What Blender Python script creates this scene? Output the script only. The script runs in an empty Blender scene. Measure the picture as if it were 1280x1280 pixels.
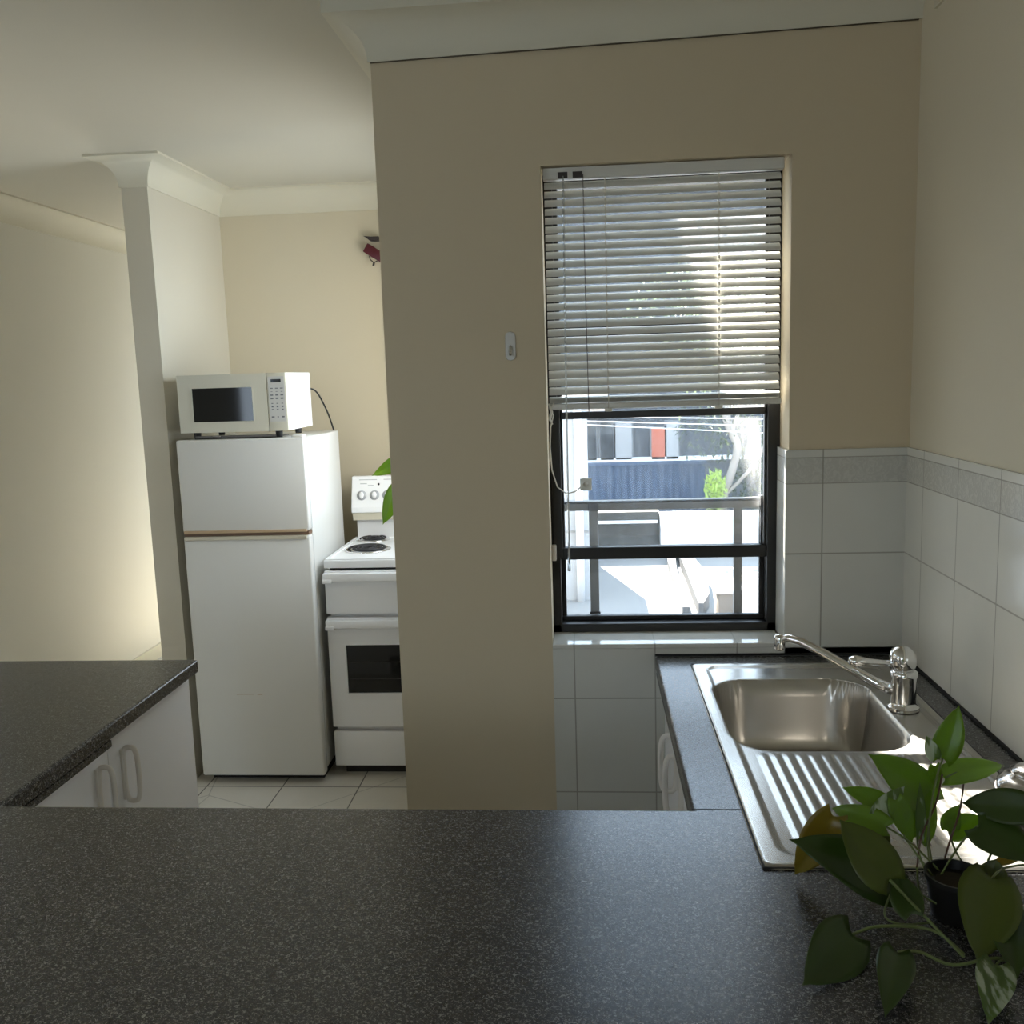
import bpy, bmesh, math, random
from mathutils import Vector, Matrix
random.seed(7)
D = bpy.data
SC = bpy.context.scene
COL = SC.collection

# ------------------------------------------------------------------ materials
def s2l(c):
    c = c / 255.0
    return c / 12.92 if c <= 0.04045 else ((c + 0.055) / 1.055) ** 2.4
def rgb(r, g, b): return (s2l(r), s2l(g), s2l(b), 1)

def mat(name, col=(.8, .8, .8, 1), rough=.5, metal=0.0, spec=.5, emit=None, estr=0):
    m = D.materials.new(name); m.use_nodes = True
    b = m.node_tree.nodes['Principled BSDF']
    b.inputs['Base Color'].default_value = col
    b.inputs['Roughness'].default_value = rough
    b.inputs['Metallic'].default_value = metal
    b.inputs['Specular IOR Level'].default_value = spec
    if emit:
        b.inputs['Emission Color'].default_value = emit
        b.inputs['Emission Strength'].default_value = estr
    return m
def bs(m): return m.node_tree.nodes['Principled BSDF']
def N(m, t, **kw):
    n = m.node_tree.nodes.new(t)
    for k, v in kw.items(): setattr(n, k, v)
    return n
def L(m, a, b): m.node_tree.links.new(a, b)
def coords(m): return N(m, 'ShaderNodeTexCoord').outputs['Object']
def ramp(m, fac, stops):
    r = N(m, 'ShaderNodeValToRGB'); L(m, fac, r.inputs[0])
    el = r.color_ramp.elements
    while len(el) < len(stops): el.new(.5)
    for e, (p, c) in zip(el, stops): e.position = p; e.color = c
    return r.outputs[0]
def noise(m, scale, detail=2, vec=None, rough=.5):
    n = N(m, 'ShaderNodeTexNoise'); n.inputs['Scale'].default_value = scale
    n.inputs['Detail'].default_value = detail; n.inputs['Roughness'].default_value = rough
    L(m, vec if vec else coords(m), n.inputs['Vector']); return n.outputs['Fac']
def bump(m, h, strength=.2, dist=.01):
    b = N(m, 'ShaderNodeBump'); b.inputs['Strength'].default_value = strength
    b.inputs['Distance'].default_value = dist
    L(m, h, b.inputs['Height']); L(m, b.outputs[0], bs(m).inputs['Normal'])
def mth(m, op, a, b=None, c=None):
    n = N(m, 'ShaderNodeMath', operation=op)
    for i, v in enumerate((a, b, c)):
        if v is None: continue
        if isinstance(v, (int, float)): n.inputs[i].default_value = v
        else: L(m, v, n.inputs[i])
    return n.outputs[0]
def mixc(m, f, a, b, bt='MIX'):
    n = N(m, 'ShaderNodeMix', data_type='RGBA', blend_type=bt)
    if isinstance(f, (int, float)): n.inputs[0].default_value = f
    else: L(m, f, n.inputs[0])
    for i, v in ((6, a), (7, b)):
        if isinstance(v, tuple): n.inputs[i].default_value = v
        else: L(m, v, n.inputs[i])
    return n.outputs[2]

def paint(name, col, rough=.75, var=.04, bscale=90, bst=.12):
    m = mat(name, col, rough, spec=.3)
    d = tuple(max(0, c * (1 - var * 2)) for c in col[:3]) + (1,)
    f = noise(m, 1.6, 4)
    L(m, mixc(m, f, d, col), bs(m).inputs['Base Color'])
    bump(m, noise(m, bscale, 3), bst, .002)
    return m
WALLC = (.64, .545, .385, 1)
M_wall = paint('wall_paint', WALLC)
M_wall2 = paint('hall_paint', (.76, .735, .65, 1))
M_wall3 = paint('nib_paint', (.65, .605, .49, 1))
M_ceil = paint('ceiling_paint', (.63, .60, .50, 1))
M_corn = paint('cornice_paint', (.70, .665, .54, 1), var=.02)
M_ext = paint('exterior_render', (.72, .72, .72, 1))

def tilemat(name, axis, uoff, vlist, base=(.66, .655, .60, 1), band=None, grout=(.25, .24, .20, 1), uper=.2, w=.0017, rough=.16, bandedges=()):
    """ceramic tiles; joints every uper along axis and at each height in vlist"""
    m = mat(name, base, rough)
    sp = N(m, 'ShaderNodeSeparateXYZ'); L(m, coords(m), sp.inputs[0])
    u = sp.outputs[axis]; v = sp.outputs[2]
    a = mth(m, 'ADD', u, 100 * uper + uoff)
    a = mth(m, 'MODULO', a, uper)
    a = mth(m, 'SUBTRACT', a, uper / 2)
    a = mth(m, 'ABSOLUTE', a)
    g = mth(m, 'GREATER_THAN', a, uper / 2 - w)
    soft = mth(m, 'SMOOTH_MAX', mth(m, 'SUBTRACT', a, uper / 2 - .004), 0.0, .002)
    for z in vlist:
        d = mth(m, 'ABSOLUTE', mth(m, 'SUBTRACT', v, z))
        g = mth(m, 'MAXIMUM', g, mth(m, 'LESS_THAN', d, w))
    n1 = noise(m, 9, 4)
    c = mixc(m, n1, tuple(x * .93 for x in base[:3]) + (1,), base)
    h = mth(m, 'MULTIPLY', g, -1.0)
    if band:
        z0, z1 = band
        inb = mth(m, 'MULTIPLY', mth(m, 'GREATER_THAN', v, z0), mth(m, 'LESS_THAN', v, z1))
        vor = N(m, 'ShaderNodeTexNoise'); vor.inputs['Scale'].default_value = 60; vor.inputs['Detail'].default_value = 4
        vor.inputs['Distortion'].default_value = 2.2
        L(m, coords(m), vor.inputs['Vector'])
        pat = mth(m, 'MULTIPLY', inb, ramp(m, vor.outputs['Fac'], [(.42, (0, 0, 0, 1)), (.55, (1, 1, 1, 1))]))
        c = mixc(m, mth(m, 'MULTIPLY', inb, .55), c, tuple(x * .8 for x in base[:3]) + (1,))
        c = mixc(m, mth(m, 'MULTIPLY', pat, .35), c, tuple(x * .62 for x in base[:3]) + (1,))
        h = mth(m, 'ADD', h, mth(m, 'MULTIPLY', pat, .4))
        for z in (z0, z1) + tuple(bandedges):
            d = mth(m, 'ABSOLUTE', mth(m, 'SUBTRACT', v, z))
            e = mth(m, 'LESS_THAN', d, .0012)
            c = mixc(m, mth(m, 'MULTIPLY', e, .6), c, grout)
    c = mixc(m, mth(m, 'MULTIPLY', g, .75), c, grout)
    L(m, c, bs(m).inputs['Base Color'])
    wav = noise(m, 7, 2)
    h = mth(m, 'ADD', h, mth(m, 'MULTIPLY', wav, .8))
    bump(m, h, .35, .0025)
    r = mth(m, 'ADD', mth(m, 'MULTIPLY', g, .5), rough)
    L(m, r, bs(m).inputs['Roughness'])
    return m

def laminate():
    m = mat('speckled_laminate', (.05, .05, .05, 1), .27, spec=.55)
    co = coords(m)
    mp = N(m, 'ShaderNodeMapping'); L(m, co, mp.inputs[0]); mp.inputs['Scale'].default_value = (1, 1.15, 1)
    def fleck(scale, off, lo, hi):
        q = N(m, 'ShaderNodeMapping'); L(m, mp.outputs[0], q.inputs[0]); q.inputs['Location'].default_value = off
        n = N(m, 'ShaderNodeTexNoise'); n.inputs['Scale'].default_value = scale
        n.inputs['Detail'].default_value = 3.0; n.inputs['Roughness'].default_value = .6; n.inputs['Distortion'].default_value = 1.2
        L(m, q.outputs[0], n.inputs['Vector'])
        return ramp(m, n.outputs['Fac'], [(lo, (0, 0, 0, 1)), (hi, (1, 1, 1, 1))])
    c = mixc(m, fleck(150, (3, 1, 7), .35, .65), (.016, .017, .019, 1), (.052, .052, .054, 1))
    c = mixc(m, mth(m, 'MULTIPLY', fleck(230, (1, 5, 2), .56, .62), .85), c, (.27, .265, .255, 1))
    c = mixc(m, mth(m, 'MULTIPLY', fleck(330, (8, 2, 4), .60, .66), .6), c, (.40, .39, .37, 1))
    c = mixc(m, mth(m, 'MULTIPLY', fleck(190, (12, 9, 4), .60, .66), .6), c, (.012, .012, .014, 1))
    L(m, c, bs(m).inputs['Base Color'])
    bump(m, noise(m, 420, 2), .10, .0006)
    return m
M_lam = laminate()

def steel(name, rough=.22, col=(.50, .475, .435, 1), stretch=(3, 3, 3)):
    m = mat(name, col, rough, metal=1)
    mp = N(m, 'ShaderNodeMapping'); L(m, coords(m), mp.inputs[0]); mp.inputs['Scale'].default_value = stretch
    n = noise(m, 6, 4, mp.outputs[0])
    L(m, ramp(m, n, [(.3, (rough * .9,) * 3 + (1,)), (.7, (rough * 1.12,) * 3 + (1,))]), bs(m).inputs['Roughness'])
    n2 = noise(m, 5, 2)
    L(m, mixc(m, n2, tuple(x * .93 for x in col[:3]) + (1,), col), bs(m).inputs['Base Color'])
    return m
M_steel = steel('brushed_steel', .24)
_g = N(M_steel, 'ShaderNodeBsdfGlossy'); _g.inputs[0].default_value = (.58, .57, .54, 1); _g.inputs['Roughness'].default_value = .62
_m = N(M_steel, 'ShaderNodeMixShader'); _m.inputs[0].default_value = .24
L(M_steel, bs(M_steel).outputs[0], _m.inputs[1]); L(M_steel, _g.outputs[0], _m.inputs[2]); L(M_steel, _m.outputs[0], M_steel.node_tree.nodes['Material Output'].inputs['Surface'])
M_chrome = mat('chrome', (.82, .82, .82, 1), .06, metal=1)
M_kettle = mat('polished_steel', (.5, .49, .48, 1), .12, metal=1)
M_blackp = mat('black_plastic', (.012, .012, .012, 1), .3)
M_soil = paint('potting_soil', (.03, .022, .015, 1), rough=.95, bst=.9)
M_alum = mat('black_aluminium', (.014, .013, .012, 1), .38)
M_seal = mat('rubber_seal', (.01, .01, .01, 1), .7)
M_grey = mat('grey_powder_coat', (.22, .22, .21, 1), .5)
M_white_app = paint('white_enamel', (.90, .90, .89, 1), rough=.28, var=.015, bscale=300, bst=.05)
M_fridge = paint('fridge_enamel', (.74, .735, .69, 1), rough=.30, var=.02, bscale=240, bst=.05)
M_cream = mat('cream_plastic', (.60, .555, .43, 1), .4)
M_tan = mat('aged_tan_plastic', (.50, .36, .22, 1), .5)
M_mwave = mat('microwave_white', (.62, .60, .49, 1), .38)
M_mwpanel = mat('keypad_white', (.56, .56, .53, 1), .4)
M_key = mat('keypad_print', (.13, .14, .16, 1), .5)
M_darkglass = mat('dark_glass', (.006, .006, .006, 1), .06)
M_mesh = mat('cavity_dark', (.02, .018, .016, 1), .4)
M_cab = paint('white_melamine', (.92, .91, .91, 1), rough=.35, var=.01, bst=.02)
M_handle = mat('white_plastic_handle', (.86, .82, .76, 1), .35)
M_slat = mat('white_slat', (.66, .65, .60, 1), .35)
M_cord = mat('white_cord', (.75, .72, .64, 1), .7)
M_cordd = mat('dark_cord', (.10, .09, .08, 1), .7)
M_wand = mat('clear_wand', (.8, .82, .82, 1), .08)
bs(M_wand).inputs['Transmission Weight'].default_value = .75
M_hook = mat('clear_plastic', (.72, .70, .62, 1), .2)
bs(M_hook).inputs['Transmission Weight'].default_value = .35
M_red = mat('dark_red_lacquer', (.08, .004, .010, 1), .35)
M_dark = mat('dark_metal', (.03, .02, .018, 1), .45)
M_rubber = mat('black_rubber', (.015, .015, .015, 1), .6)
M_coil = mat('hotplate_coil', (.03, .03, .032, 1), .5, metal=.4)

# slats let some sun through
def translucent(m, col, amt):
    t = N(m, 'ShaderNodeBsdfTranslucent'); t.inputs[0].default_value = col
    mx = N(m, 'ShaderNodeMixShader'); mx.inputs[0].default_value = amt
    L(m, bs(m).outputs[0], mx.inputs[1]); L(m, t.outputs[0], mx.inputs[2])
    L(m, mx.outputs[0], m.node_tree.nodes['Material Output'].inputs['Surface'])

def glass(name, haze=.03, tint=(1, 1, 1, 1), streak=False):
    m = D.materials.new(name); m.use_nodes = True
    nt = m.node_tree; nt.nodes.remove(nt.nodes['Principled BSDF']); out = nt.nodes['Material Output']
    tr = N(m, 'ShaderNodeBsdfTransparent'); tr.inputs[0].default_value = tint
    gl = N(m, 'ShaderNodeBsdfGlossy'); gl.inputs['Roughness'].default_value = .02
    lw = N(m, 'ShaderNodeLayerWeight'); lw.inputs[0].default_value = .5
    fr = mth(m, 'ADD', mth(m, 'MULTIPLY', mth(m, 'POWER', lw.outputs['Facing'], 4.0), .6), .035)
    m1 = N(m, 'ShaderNodeMixShader'); L(m, fr, m1.inputs[0]); L(m, tr.outputs[0], m1.inputs[1]); L(m, gl.outputs[0], m1.inputs[2])
    df = N(m, 'ShaderNodeBsdfTranslucent'); df.inputs[0].default_value = (.9, .93, .95, 1)
    m2 = N(m, 'ShaderNodeMixShader')
    if streak:
        mp = N(m, 'ShaderNodeMapping'); L(m, coords(m), mp.inputs[0]); mp.inputs['Scale'].default_value = (9, 1, 1.6)
        n = noise(m, 6, 6, mp.outputs[0], .65)
        L(m, ramp(m, n, [(.35, (haze * .5,) * 3 + (1,)), (.75, (haze * 2.2,) * 3 + (1,))]), m2.inputs[0])
    else: m2.inputs[0].default_value = haze
    L(m, m1.outputs[0], m2.inputs[1]); L(m, df.outputs[0], m2.inputs[2]); L(m, m2.outputs[0], out.inputs['Surface'])
    return m
M_glass = glass('window_glass', .010)
M_glass_dirty = glass('dusty_window_glass', .028, streak=True)

def leafmat(name, a, b, vein=(.22, .30, .08, 1), vary=0.0, tl=.35):
    m = mat(name, a, .32, spec=.5)
    f = noise(m, 18, 4)
    c = mixc(m, f, a, b)
    if vary:
        mp = N(m, 'ShaderNodeMapping'); L(m, coords(m), mp.inputs[0]); mp.inputs['Scale'].default_value = (3.5, 1, 1)
        n = noise(m, 28, 3, mp.outputs[0])
        c = mixc(m, ramp(m, n, [(.5, (0, 0, 0, 1)), (.58, (1, 1, 1, 1))]), c, (.55, .62, .45, 1))
    L(m, c, bs(m).inputs['Base Color'])
    bump(m, noise(m, 120, 2), .15, .001)
    t = N(m, 'ShaderNodeBsdfTranslucent'); t.inputs[0].default_value = (min(1, b[0] * 2.2), min(1, b[1] * 2.0), b[2] * .8, 1)
    mx = N(m, 'ShaderNodeMixShader'); mx.inputs[0].default_value = tl
    L(m, bs(m).outputs[0], mx.inputs[1]); L(m, t.outputs[0], mx.inputs[2])
    L(m, mx.outputs[0], m.node_tree.nodes['Material Output'].inputs['Surface'])
    return m
M_leaf = {'g': leafmat('leaf_green', (.09, .17, .014, 1), (.17, .30, .022, 1)),
          'd': leafmat('leaf_dark_green', (.024, .05, .007, 1), (.042, .08, .010, 1), tl=.22),
          'o': leafmat('leaf_olive', (.06, .088, .010, 1), (.095, .125, .014, 1), tl=.25),
          'y': leafmat('leaf_yellowing', (.17, .13, .02, 1), (.25, .21, .035, 1)),
          'v': leafmat('leaf_variegated', (.07, .13, .03, 1), (.12, .20, .05, 1), vary=1)}
M_stem = mat('vine_stem', (.13, .17, .05, 1), .45)
M_stem_red = mat('vine_stem_brown', (.10, .05, .03, 1), .45)

def floor_tiles():
    m = mat('floor_tile', (.30, .29, .25, 1), .35)
    sp = N(m, 'ShaderNodeSeparateXYZ'); L(m, coords(m), sp.inputs[0])
    def line(o, off):
        a = mth(m, 'ABSOLUTE', mth(m, 'SUBTRACT', mth(m, 'MODULO', mth(m, 'ADD', o, 31.2 + off), .312), .156))
        return mth(m, 'GREATER_THAN', a, .156 - .0025)
    g = mth(m, 'MAXIMUM', line(sp.outputs[0], 2.0 % .312), line(sp.outputs[1], .312 - (1.2 % .312)))
    # cracks
    wv = N(m, 'ShaderNodeTexVoronoi', feature='DISTANCE_TO_EDGE'); wv.inputs['Scale'].default_value = 1.7
    L(m, coords(m), wv.inputs['Vector'])
    cr = mth(m, 'LESS_THAN', wv.outputs['Distance'], .004)
    n = noise(m, 5, 6)
    c = mixc(m, n, (.54, .51, .44, 1), (.70, .665, .585, 1))
    c = mixc(m, mth(m, 'MULTIPLY', cr, .35), c, (.05, .05, .045, 1))
    c = mixc(m, g, c, (.09, .085, .07, 1))
    L(m, c, bs(m).inputs['Base Color']); bump(m, mth(m, 'MULTIPLY', g, -1.0), .3, .002)
    return m
M_floor = floor_tiles()

# ------------------------------------------------------------------ mesh helpers
class MB:
    def __init__(s): s.bm = bmesh.new()
    def box(s, x0, x1, y0, y1, z0, z1, bev=0, mi=0, M=None):
        r = bmesh.ops.create_cube(s.bm, size=1)
        vs = r['verts']
        for v in vs:
            v.co = Vector((x0 + (v.co.x + .5) * (x1 - x0), y0 + (v.co.y + .5) * (y1 - y0), z0 + (v.co.z + .5) * (z1 - z0)))
        if bev:
            es = list({e for v in vs for e in v.link_edges})
            rr = bmesh.ops.bevel(s.bm, geom=es, offset=bev, segments=3, affect='EDGES', profile=.5)
            vs = list({v for f in rr['faces'] for v in f.verts} | {v for v in vs if v.is_valid})
        fs = {f for v in vs for f in v.link_faces}
        for f in fs: f.material_index = mi
        if M: bmesh.ops.transform(s.bm, matrix=M, verts=vs)
        return vs
    def tube(s, pts, r, seg=10, cap=True, radii=None, mi=0):
        pts = [Vector(p) for p in pts]; n = len(pts); rings = []
        t0 = (pts[1] - pts[0]).normalized()
        up = Vector((0, 0, 1)) if abs(t0.z) < .9 else Vector((1, 0, 0))
        nrm = t0.cross(up).normalized()
        for i, p in enumerate(pts):
            t = (pts[min(i + 1, n - 1)] - pts[max(i - 1, 0)])
            if t.length < 1e-9: t = t0
            t.normalize()
            nrm = (nrm - t * nrm.dot(t)).normalized(); b = t.cross(nrm)
            rr = radii[i] if radii else r
            rings.append([s.bm.verts.new(p + (nrm * math.cos(a) + b * math.sin(a)) * rr) for a in (2 * math.pi * k / seg for k in range(seg))])
        fs = []
        for a, b in zip(rings, rings[1:]):
            for k in range(seg): fs.append(s.bm.faces.new((a[k], a[(k + 1) % seg], b[(k + 1) % seg], b[k])))
        if cap:
            fs.append(s.bm.faces.new(rings[0][::-1])); fs.append(s.bm.faces.new(rings[-1]))
        for f in fs: f.material_index = mi; f.smooth = True
        return rings
    def lathe(s, prof, c=(0, 0, 0), seg=32, M=None, mi=0):
        """prof: list of (r, z)"""
        c = Vector(c); rings = []; vs = []
        for r, z in prof:
            if r < 1e-6: v = s.bm.verts.new(Vector((0, 0, z))); rings.append([v]); vs.append(v)
            else:
                ring = [s.bm.verts.new(Vector((r * math.cos(2 * math.pi * k / seg), r * math.sin(2 * math.pi * k / seg), z))) for k in range(seg)]
                rings.append(ring); vs += ring
        for a, b in zip(rings, rings[1:]):
            for k in range(seg):
                k2 = (k + 1) % seg
                if len(a) == 1 and len(b) == 1: continue
                if len(a) == 1: f = s.bm.faces.new((a[0], b[k2], b[k]))
                elif len(b) == 1: f = s.bm.faces.new((a[k], a[k2], b[0]))
                else: f = s.bm.faces.new((a[k], a[k2], b[k2], b[k]))
                f.smooth = True; f.material_index = mi
        if M: bmesh.ops.transform(s.bm, matrix=M, verts=vs)
        bmesh.ops.translate(s.bm, vec=c, verts=vs)
        return vs
    def cells(s, xs, ys, z0, z1, skip=()):
        nx, ny = len(xs) - 1, len(ys) - 1
        on = lambda i, j: 0 <= i < nx and 0 <= j < ny and (i, j) not in skip
        V = {}
        def v(i, j, t):
            if (i, j, t) not in V: V[(i, j, t)] = s.bm.verts.new((xs[i], ys[j], z1 if t else z0))
            return V[(i, j, t)]
        for i in range(nx):
            for j in range(ny):
                if not on(i, j): continue
                s.bm.faces.new((v(i, j, 1), v(i + 1, j, 1), v(i + 1, j + 1, 1), v(i, j + 1, 1)))
                s.bm.faces.new((v(i, j, 0), v(i, j + 1, 0), v(i + 1, j + 1, 0), v(i + 1, j, 0)))
                if not on(i - 1, j): s.bm.faces.new((v(i, j, 0), v(i, j, 1), v(i, j + 1, 1), v(i, j + 1, 0)))
                if not on(i + 1, j): s.bm.faces.new((v(i + 1, j, 0), v(i + 1, j + 1, 0), v(i + 1, j + 1, 1), v(i + 1, j, 1)))
                if not on(i, j - 1): s.bm.faces.new((v(i, j, 0), v(i + 1, j, 0), v(i + 1, j, 1), v(i, j, 1)))
                if not on(i, j + 1): s.bm.faces.new((v(i, j + 1, 0), v(i, j + 1, 1), v(i + 1, j + 1, 1), v(i + 1, j + 1, 0)))
    def prism(s, poly, a, b, axis='y', mi=0):
        """extrude a 2D polygon between a and b along axis"""
        def P(p, t):
            if axis == 'y': return (p[0], t, p[1])
            if axis == 'x': return (t, p[0], p[1])
            return (p[0], p[1], t)
        A = [s.bm.verts.new(P(p, a)) for p in poly]; B = [s.bm.verts.new(P(p, b)) for p in poly]
        n = len(poly); fs = [s.bm.faces.new(A), s.bm.faces.new(B[::-1])]
        for k in range(n): fs.append(s.bm.faces.new((A[k], B[k], B[(k + 1) % n], A[(k + 1) % n])))
        for f in fs: f.material_index = mi
        return A + B
    def build(s, name, m, parent=None, smooth=None, mats=None):
        bmesh.ops.recalc_face_normals(s.bm, faces=s.bm.faces[:])
        me = D.meshes.new(name); s.bm.to_mesh(me); s.bm.free()
        o = D.objects.new(name, me); COL.objects.link(o)
        me.materials.append(m)
        for q in (mats or []): me.materials.append(q)
        if parent:
            o.parent = parent
            w = parent.location if parent.type == 'EMPTY' and parent.parent is None else None
            if w is not None: o.matrix_parent_inverse = Matrix.Translation(-w)
        if smooth:
            for p in me.polygons: p.use_smooth = True
            try: me.set_sharp_from_angle(angle=math.radians(smooth))
            except Exception: pass
        return o

def tag(o, label=None, cat=None, group=None, kind=None):
    if label: o['label'] = label
    if cat: o['category'] = cat
    if group: o['group'] = group
    if kind: o['kind'] = kind
    return o
def thing(name, loc, label, cat, group=None):
    o = D.objects.new(name, None); COL.objects.link(o); o.location = loc
    o.empty_display_size = .05
    return tag(o, label, cat, group)
def struct(o): o['kind'] = 'structure'; return o
def bevel(o, w, seg=3, ang=40):
    md = o.modifiers.new('bevel', 'BEVEL'); md.width = w; md.segments = seg; md.limit_method = 'ANGLE'; md.angle_limit = math.radians(ang)
    return o
def box(name, b, m, parent=None, bev=0):
    q = MB(); q.box(*b, bev=bev); return q.build(name, m, parent, smooth=35 if bev else None)

# ------------------------------------------------------------------ dimensions
CEIL = 2.445
ZC = 2.34          # underside of the cornice
XA = -1.2421       # left end of the window wall
W0, W1 = -.8536, -.2787     # window opening
ZO, ZS = 2.08, .931
YB = 1.975
CX0, CX1, CY = -2.4844, -2.3833, 1.2691
XH = -3.3347
YR = -4.6          # rear wall of the living room
ZT, ZT1, ZT2, TH = 1.4028, 1.3218, 1.1518, .2479
ZBL = .7907

# ------------------------------------------------------------------ room shell
q = MB(); q.cells([XH - .15, XA + .14, .15], [YR - .15, .25, 3.9], -.12, 0, skip=[(1, 1)]); struct(q.build('floor', M_floor))
q = MB(); q.cells([XH - .15, XA + .14, .15], [YR - .15, .25, 3.9], CEIL, CEIL + .12, skip=[(1, 1)]); struct(q.build('ceiling', M_ceil))
q = MB(); q.box(0, .15, YR, .25, 0, CEIL); struct(q.build('wall_right', paint('wall_paint_right_lit', (.78, .72, .575, 1))))  # same wall paint, lightened to paint in the light this wall catches
q = MB(); q.cells([XA, W0, W1, 0], [0, .25], 0, CEIL, skip=[(1, 0)])
q.box(W0, W1, 0, .25, 0, ZS - .012); q.box(W0, W1, 0, .25, ZO, CEIL)
o = struct(q.build('wall_window', M_wall))
# end face and return of the window wall: side wall of the cooking alcove (with its own window hole)
q = MB()
AY0, AY1, AZ0, AZ1 = .75, 1.55, 1.15, 2.05
q.box(XA, XA + .14, .25, AY0, 0, CEIL); q.box(XA, XA + .14, AY1, YB, 0, CEIL)
q.box(XA, XA + .14, AY0, AY1, 0, AZ0); q.box(XA, XA + .14, AY0, AY1, AZ1, CEIL)
struct(q.build('wall_alcove_right', M_wall))
q = MB(); q.box(CX0, XA + .14, YB, YB + .12, 0, CEIL); struct(q.build('wall_back', paint('alcove_paint', (.64, .58, .44, 1))))
q = MB(); q.box(CX0, CX1, CY, YB, 0, CEIL); q.box(CX0, CX1, YB, 3.75, 0, CEIL); struct(q.build('wall_alcove_left', M_wall3))
q = MB()
# left wall of the hall and the living room, with a big glazed door in the living room and an opening added for fill light
q.box(XH - .15, XH, .40, 3.75, 0, CEIL); q.box(XH - .15, XH, YR, -3.3, 0, CEIL); q.box(XH - .15, XH, -2.15, -1.15, 0, CEIL); q.box(XH - .15, XH, -3.3, -2.15, 2.1, CEIL); q.box(XH - .15, XH, -1.15, .40, 2.1, CEIL)
struct(q.build('wall_left', M_wall2))
q = MB(); q.box(XH, CX0, 3.75, 3.9, 0, .35); q.box(XH, CX0, 3.75, 3.9, 2.25, CEIL)
q.box(XH, XH + .08, 3.75, 3.9, .35, 2.25); q.box(CX0 - .08, CX0, 3.75, 3.9, .35, 2.25)
struct(q.build('wall_hall_end', M_wall2))
q = MB(); q.box(XH - .15, -2.4, YR - .15, YR, 0, CEIL); q.box(-1.4, .15, YR - .15, YR, 0, CEIL); q.box(-2.4, -1.4, YR - .15, YR, 0, 1.2); q.box(-2.4, -1.4, YR - .15, YR, 2.05, CEIL); struct(q.build('wall_rear', M_wall2))  # unseen opening added for the rear fill light
# skirtings
q = MB(); q.box(XH, XH + .014, .45, 3.75, 0, .08); struct(q.build('baseboard_left', M_corn))

# cove cornice following a plan polyline; side: walls are on the left-hand of travel
def cornice(name, path, drop=(ZC, ZC), p=.092, closed=False, endcap=True, tilt=None, lip=.008):
    prof = [(0, 0), (.006, 0)]
    R = p - .008
    H = CEIL - ZC
    for k in range(11):
        a = k / 10 * math.pi / 2
        prof.append((.006 + R * (1 - math.cos(a)), .004 + (H - lip - .004) * math.sin(a)))
    prof += [(p, H - lip), (p, H), (0, H)]
    bm = MB(); rings = []
    n = len(path)
    for i, (x, y) in enumerate(path):
        P = Vector((x, y))
        dirs = []
        if i > 0: dirs.append((P - Vector(path[i - 1])).normalized())
        if i < n - 1: dirs.append((Vector(path[i + 1]) - P).normalized())
        ns = [Vector((d.y, -d.x)) for d in dirs]     # room is on the right-hand of travel
        m_ = ns[0] if len(ns) == 1 else (ns[0] + ns[1]) / (1 + ns[0].dot(ns[1]))
        dz = tilt[i] if tilt else 0
        rings.append([bm.bm.verts.new((P.x + m_.x * u, P.y + m_.y * u, ZC + v + dz * (1 - v / H))) for u, v in prof])
    for a, b in zip(rings, rings[1:]):
        for k in range(len(prof) - 1): bm.bm.faces.new((a[k], a[k + 1], b[k + 1], b[k]))
        bm.bm.faces.new((a[-1], a[0], b[0], b[-1]))
    bm.bm.faces.new(rings[0]); bm.bm.faces.new(rings[-1][::-1])
    return struct(bm.build(name, M_corn, smooth=40))
cornice('trim_1', [(XA, YB - .1), (XA, 0), (0, 0)], p=.088, tilt=[-.012, -.012, .011], lip=.030)
cornice('trim_2', [(0, -.0925), (0, YR)])
cornice('trim_3', [(CX0, 3.75), (CX0, CY), (CX1, CY), (CX1, YB), (XA, YB)][::1])
cornice('trim_4', [(XH, -3.9), (XH, 3.75)])

q = MB(); q.tube([(XA, -.004, ZC - .0135), (-.6, -.004, ZC - .0022), (-.008, -.004, ZC + .0095)], .0016, 5); struct(q.build('trim_11', mat('crack_shadow_line', (.12, .10, .07, 1), .9)))  # dark tube paints the shadow line of the crack under the cornice
# tiling
M_tw = tilemat('wall_tiles_window', 0, 0, [ZT2, ZT2 - TH], band=(ZT1, ZT1 + .062))
M_tr = tilemat('wall_tiles_right_lit', 1, .12, [ZT2, ZT2 - TH], base=(.80, .79, .72, 1), band=(ZT1, ZT1 + .062))  # same tiles, lighter base carries the brighter light on this wall
M_tb = tilemat('wall_tiles_below_window', 0, 0, [ZBL, ZBL - TH, ZBL - 2 * TH])
M_ts = tilemat('sill_tiles', 0, 0, [], rough=.06)
for n_ in M_ts.node_tree.nodes:
    if n_.type == 'BUMP': n_.inputs['Strength'].default_value = .12
q = MB(); q.box(W1 - .008, -.006, -.007, 0, .9, ZT, bev=.0015)
q.box(W1 - .008, W1, 0, .10, .935, ZT)
struct(q.build('trim_5', M_tw))
q = MB(); q.box(-.007, 0, -1.9, 0, .9, ZT, bev=.0015); struct(q.build('trim_6', M_tr))
q = MB(); q.box(W0, -.006, -.007, 0, 0, ZS - .012); struct(q.build('trim_7', M_tb))
q = MB(); q.box(W0, W1 - .008, -.009, .115, ZS - .012, ZS, bev=.003); struct(q.build('trim_8', M_ts))

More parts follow.
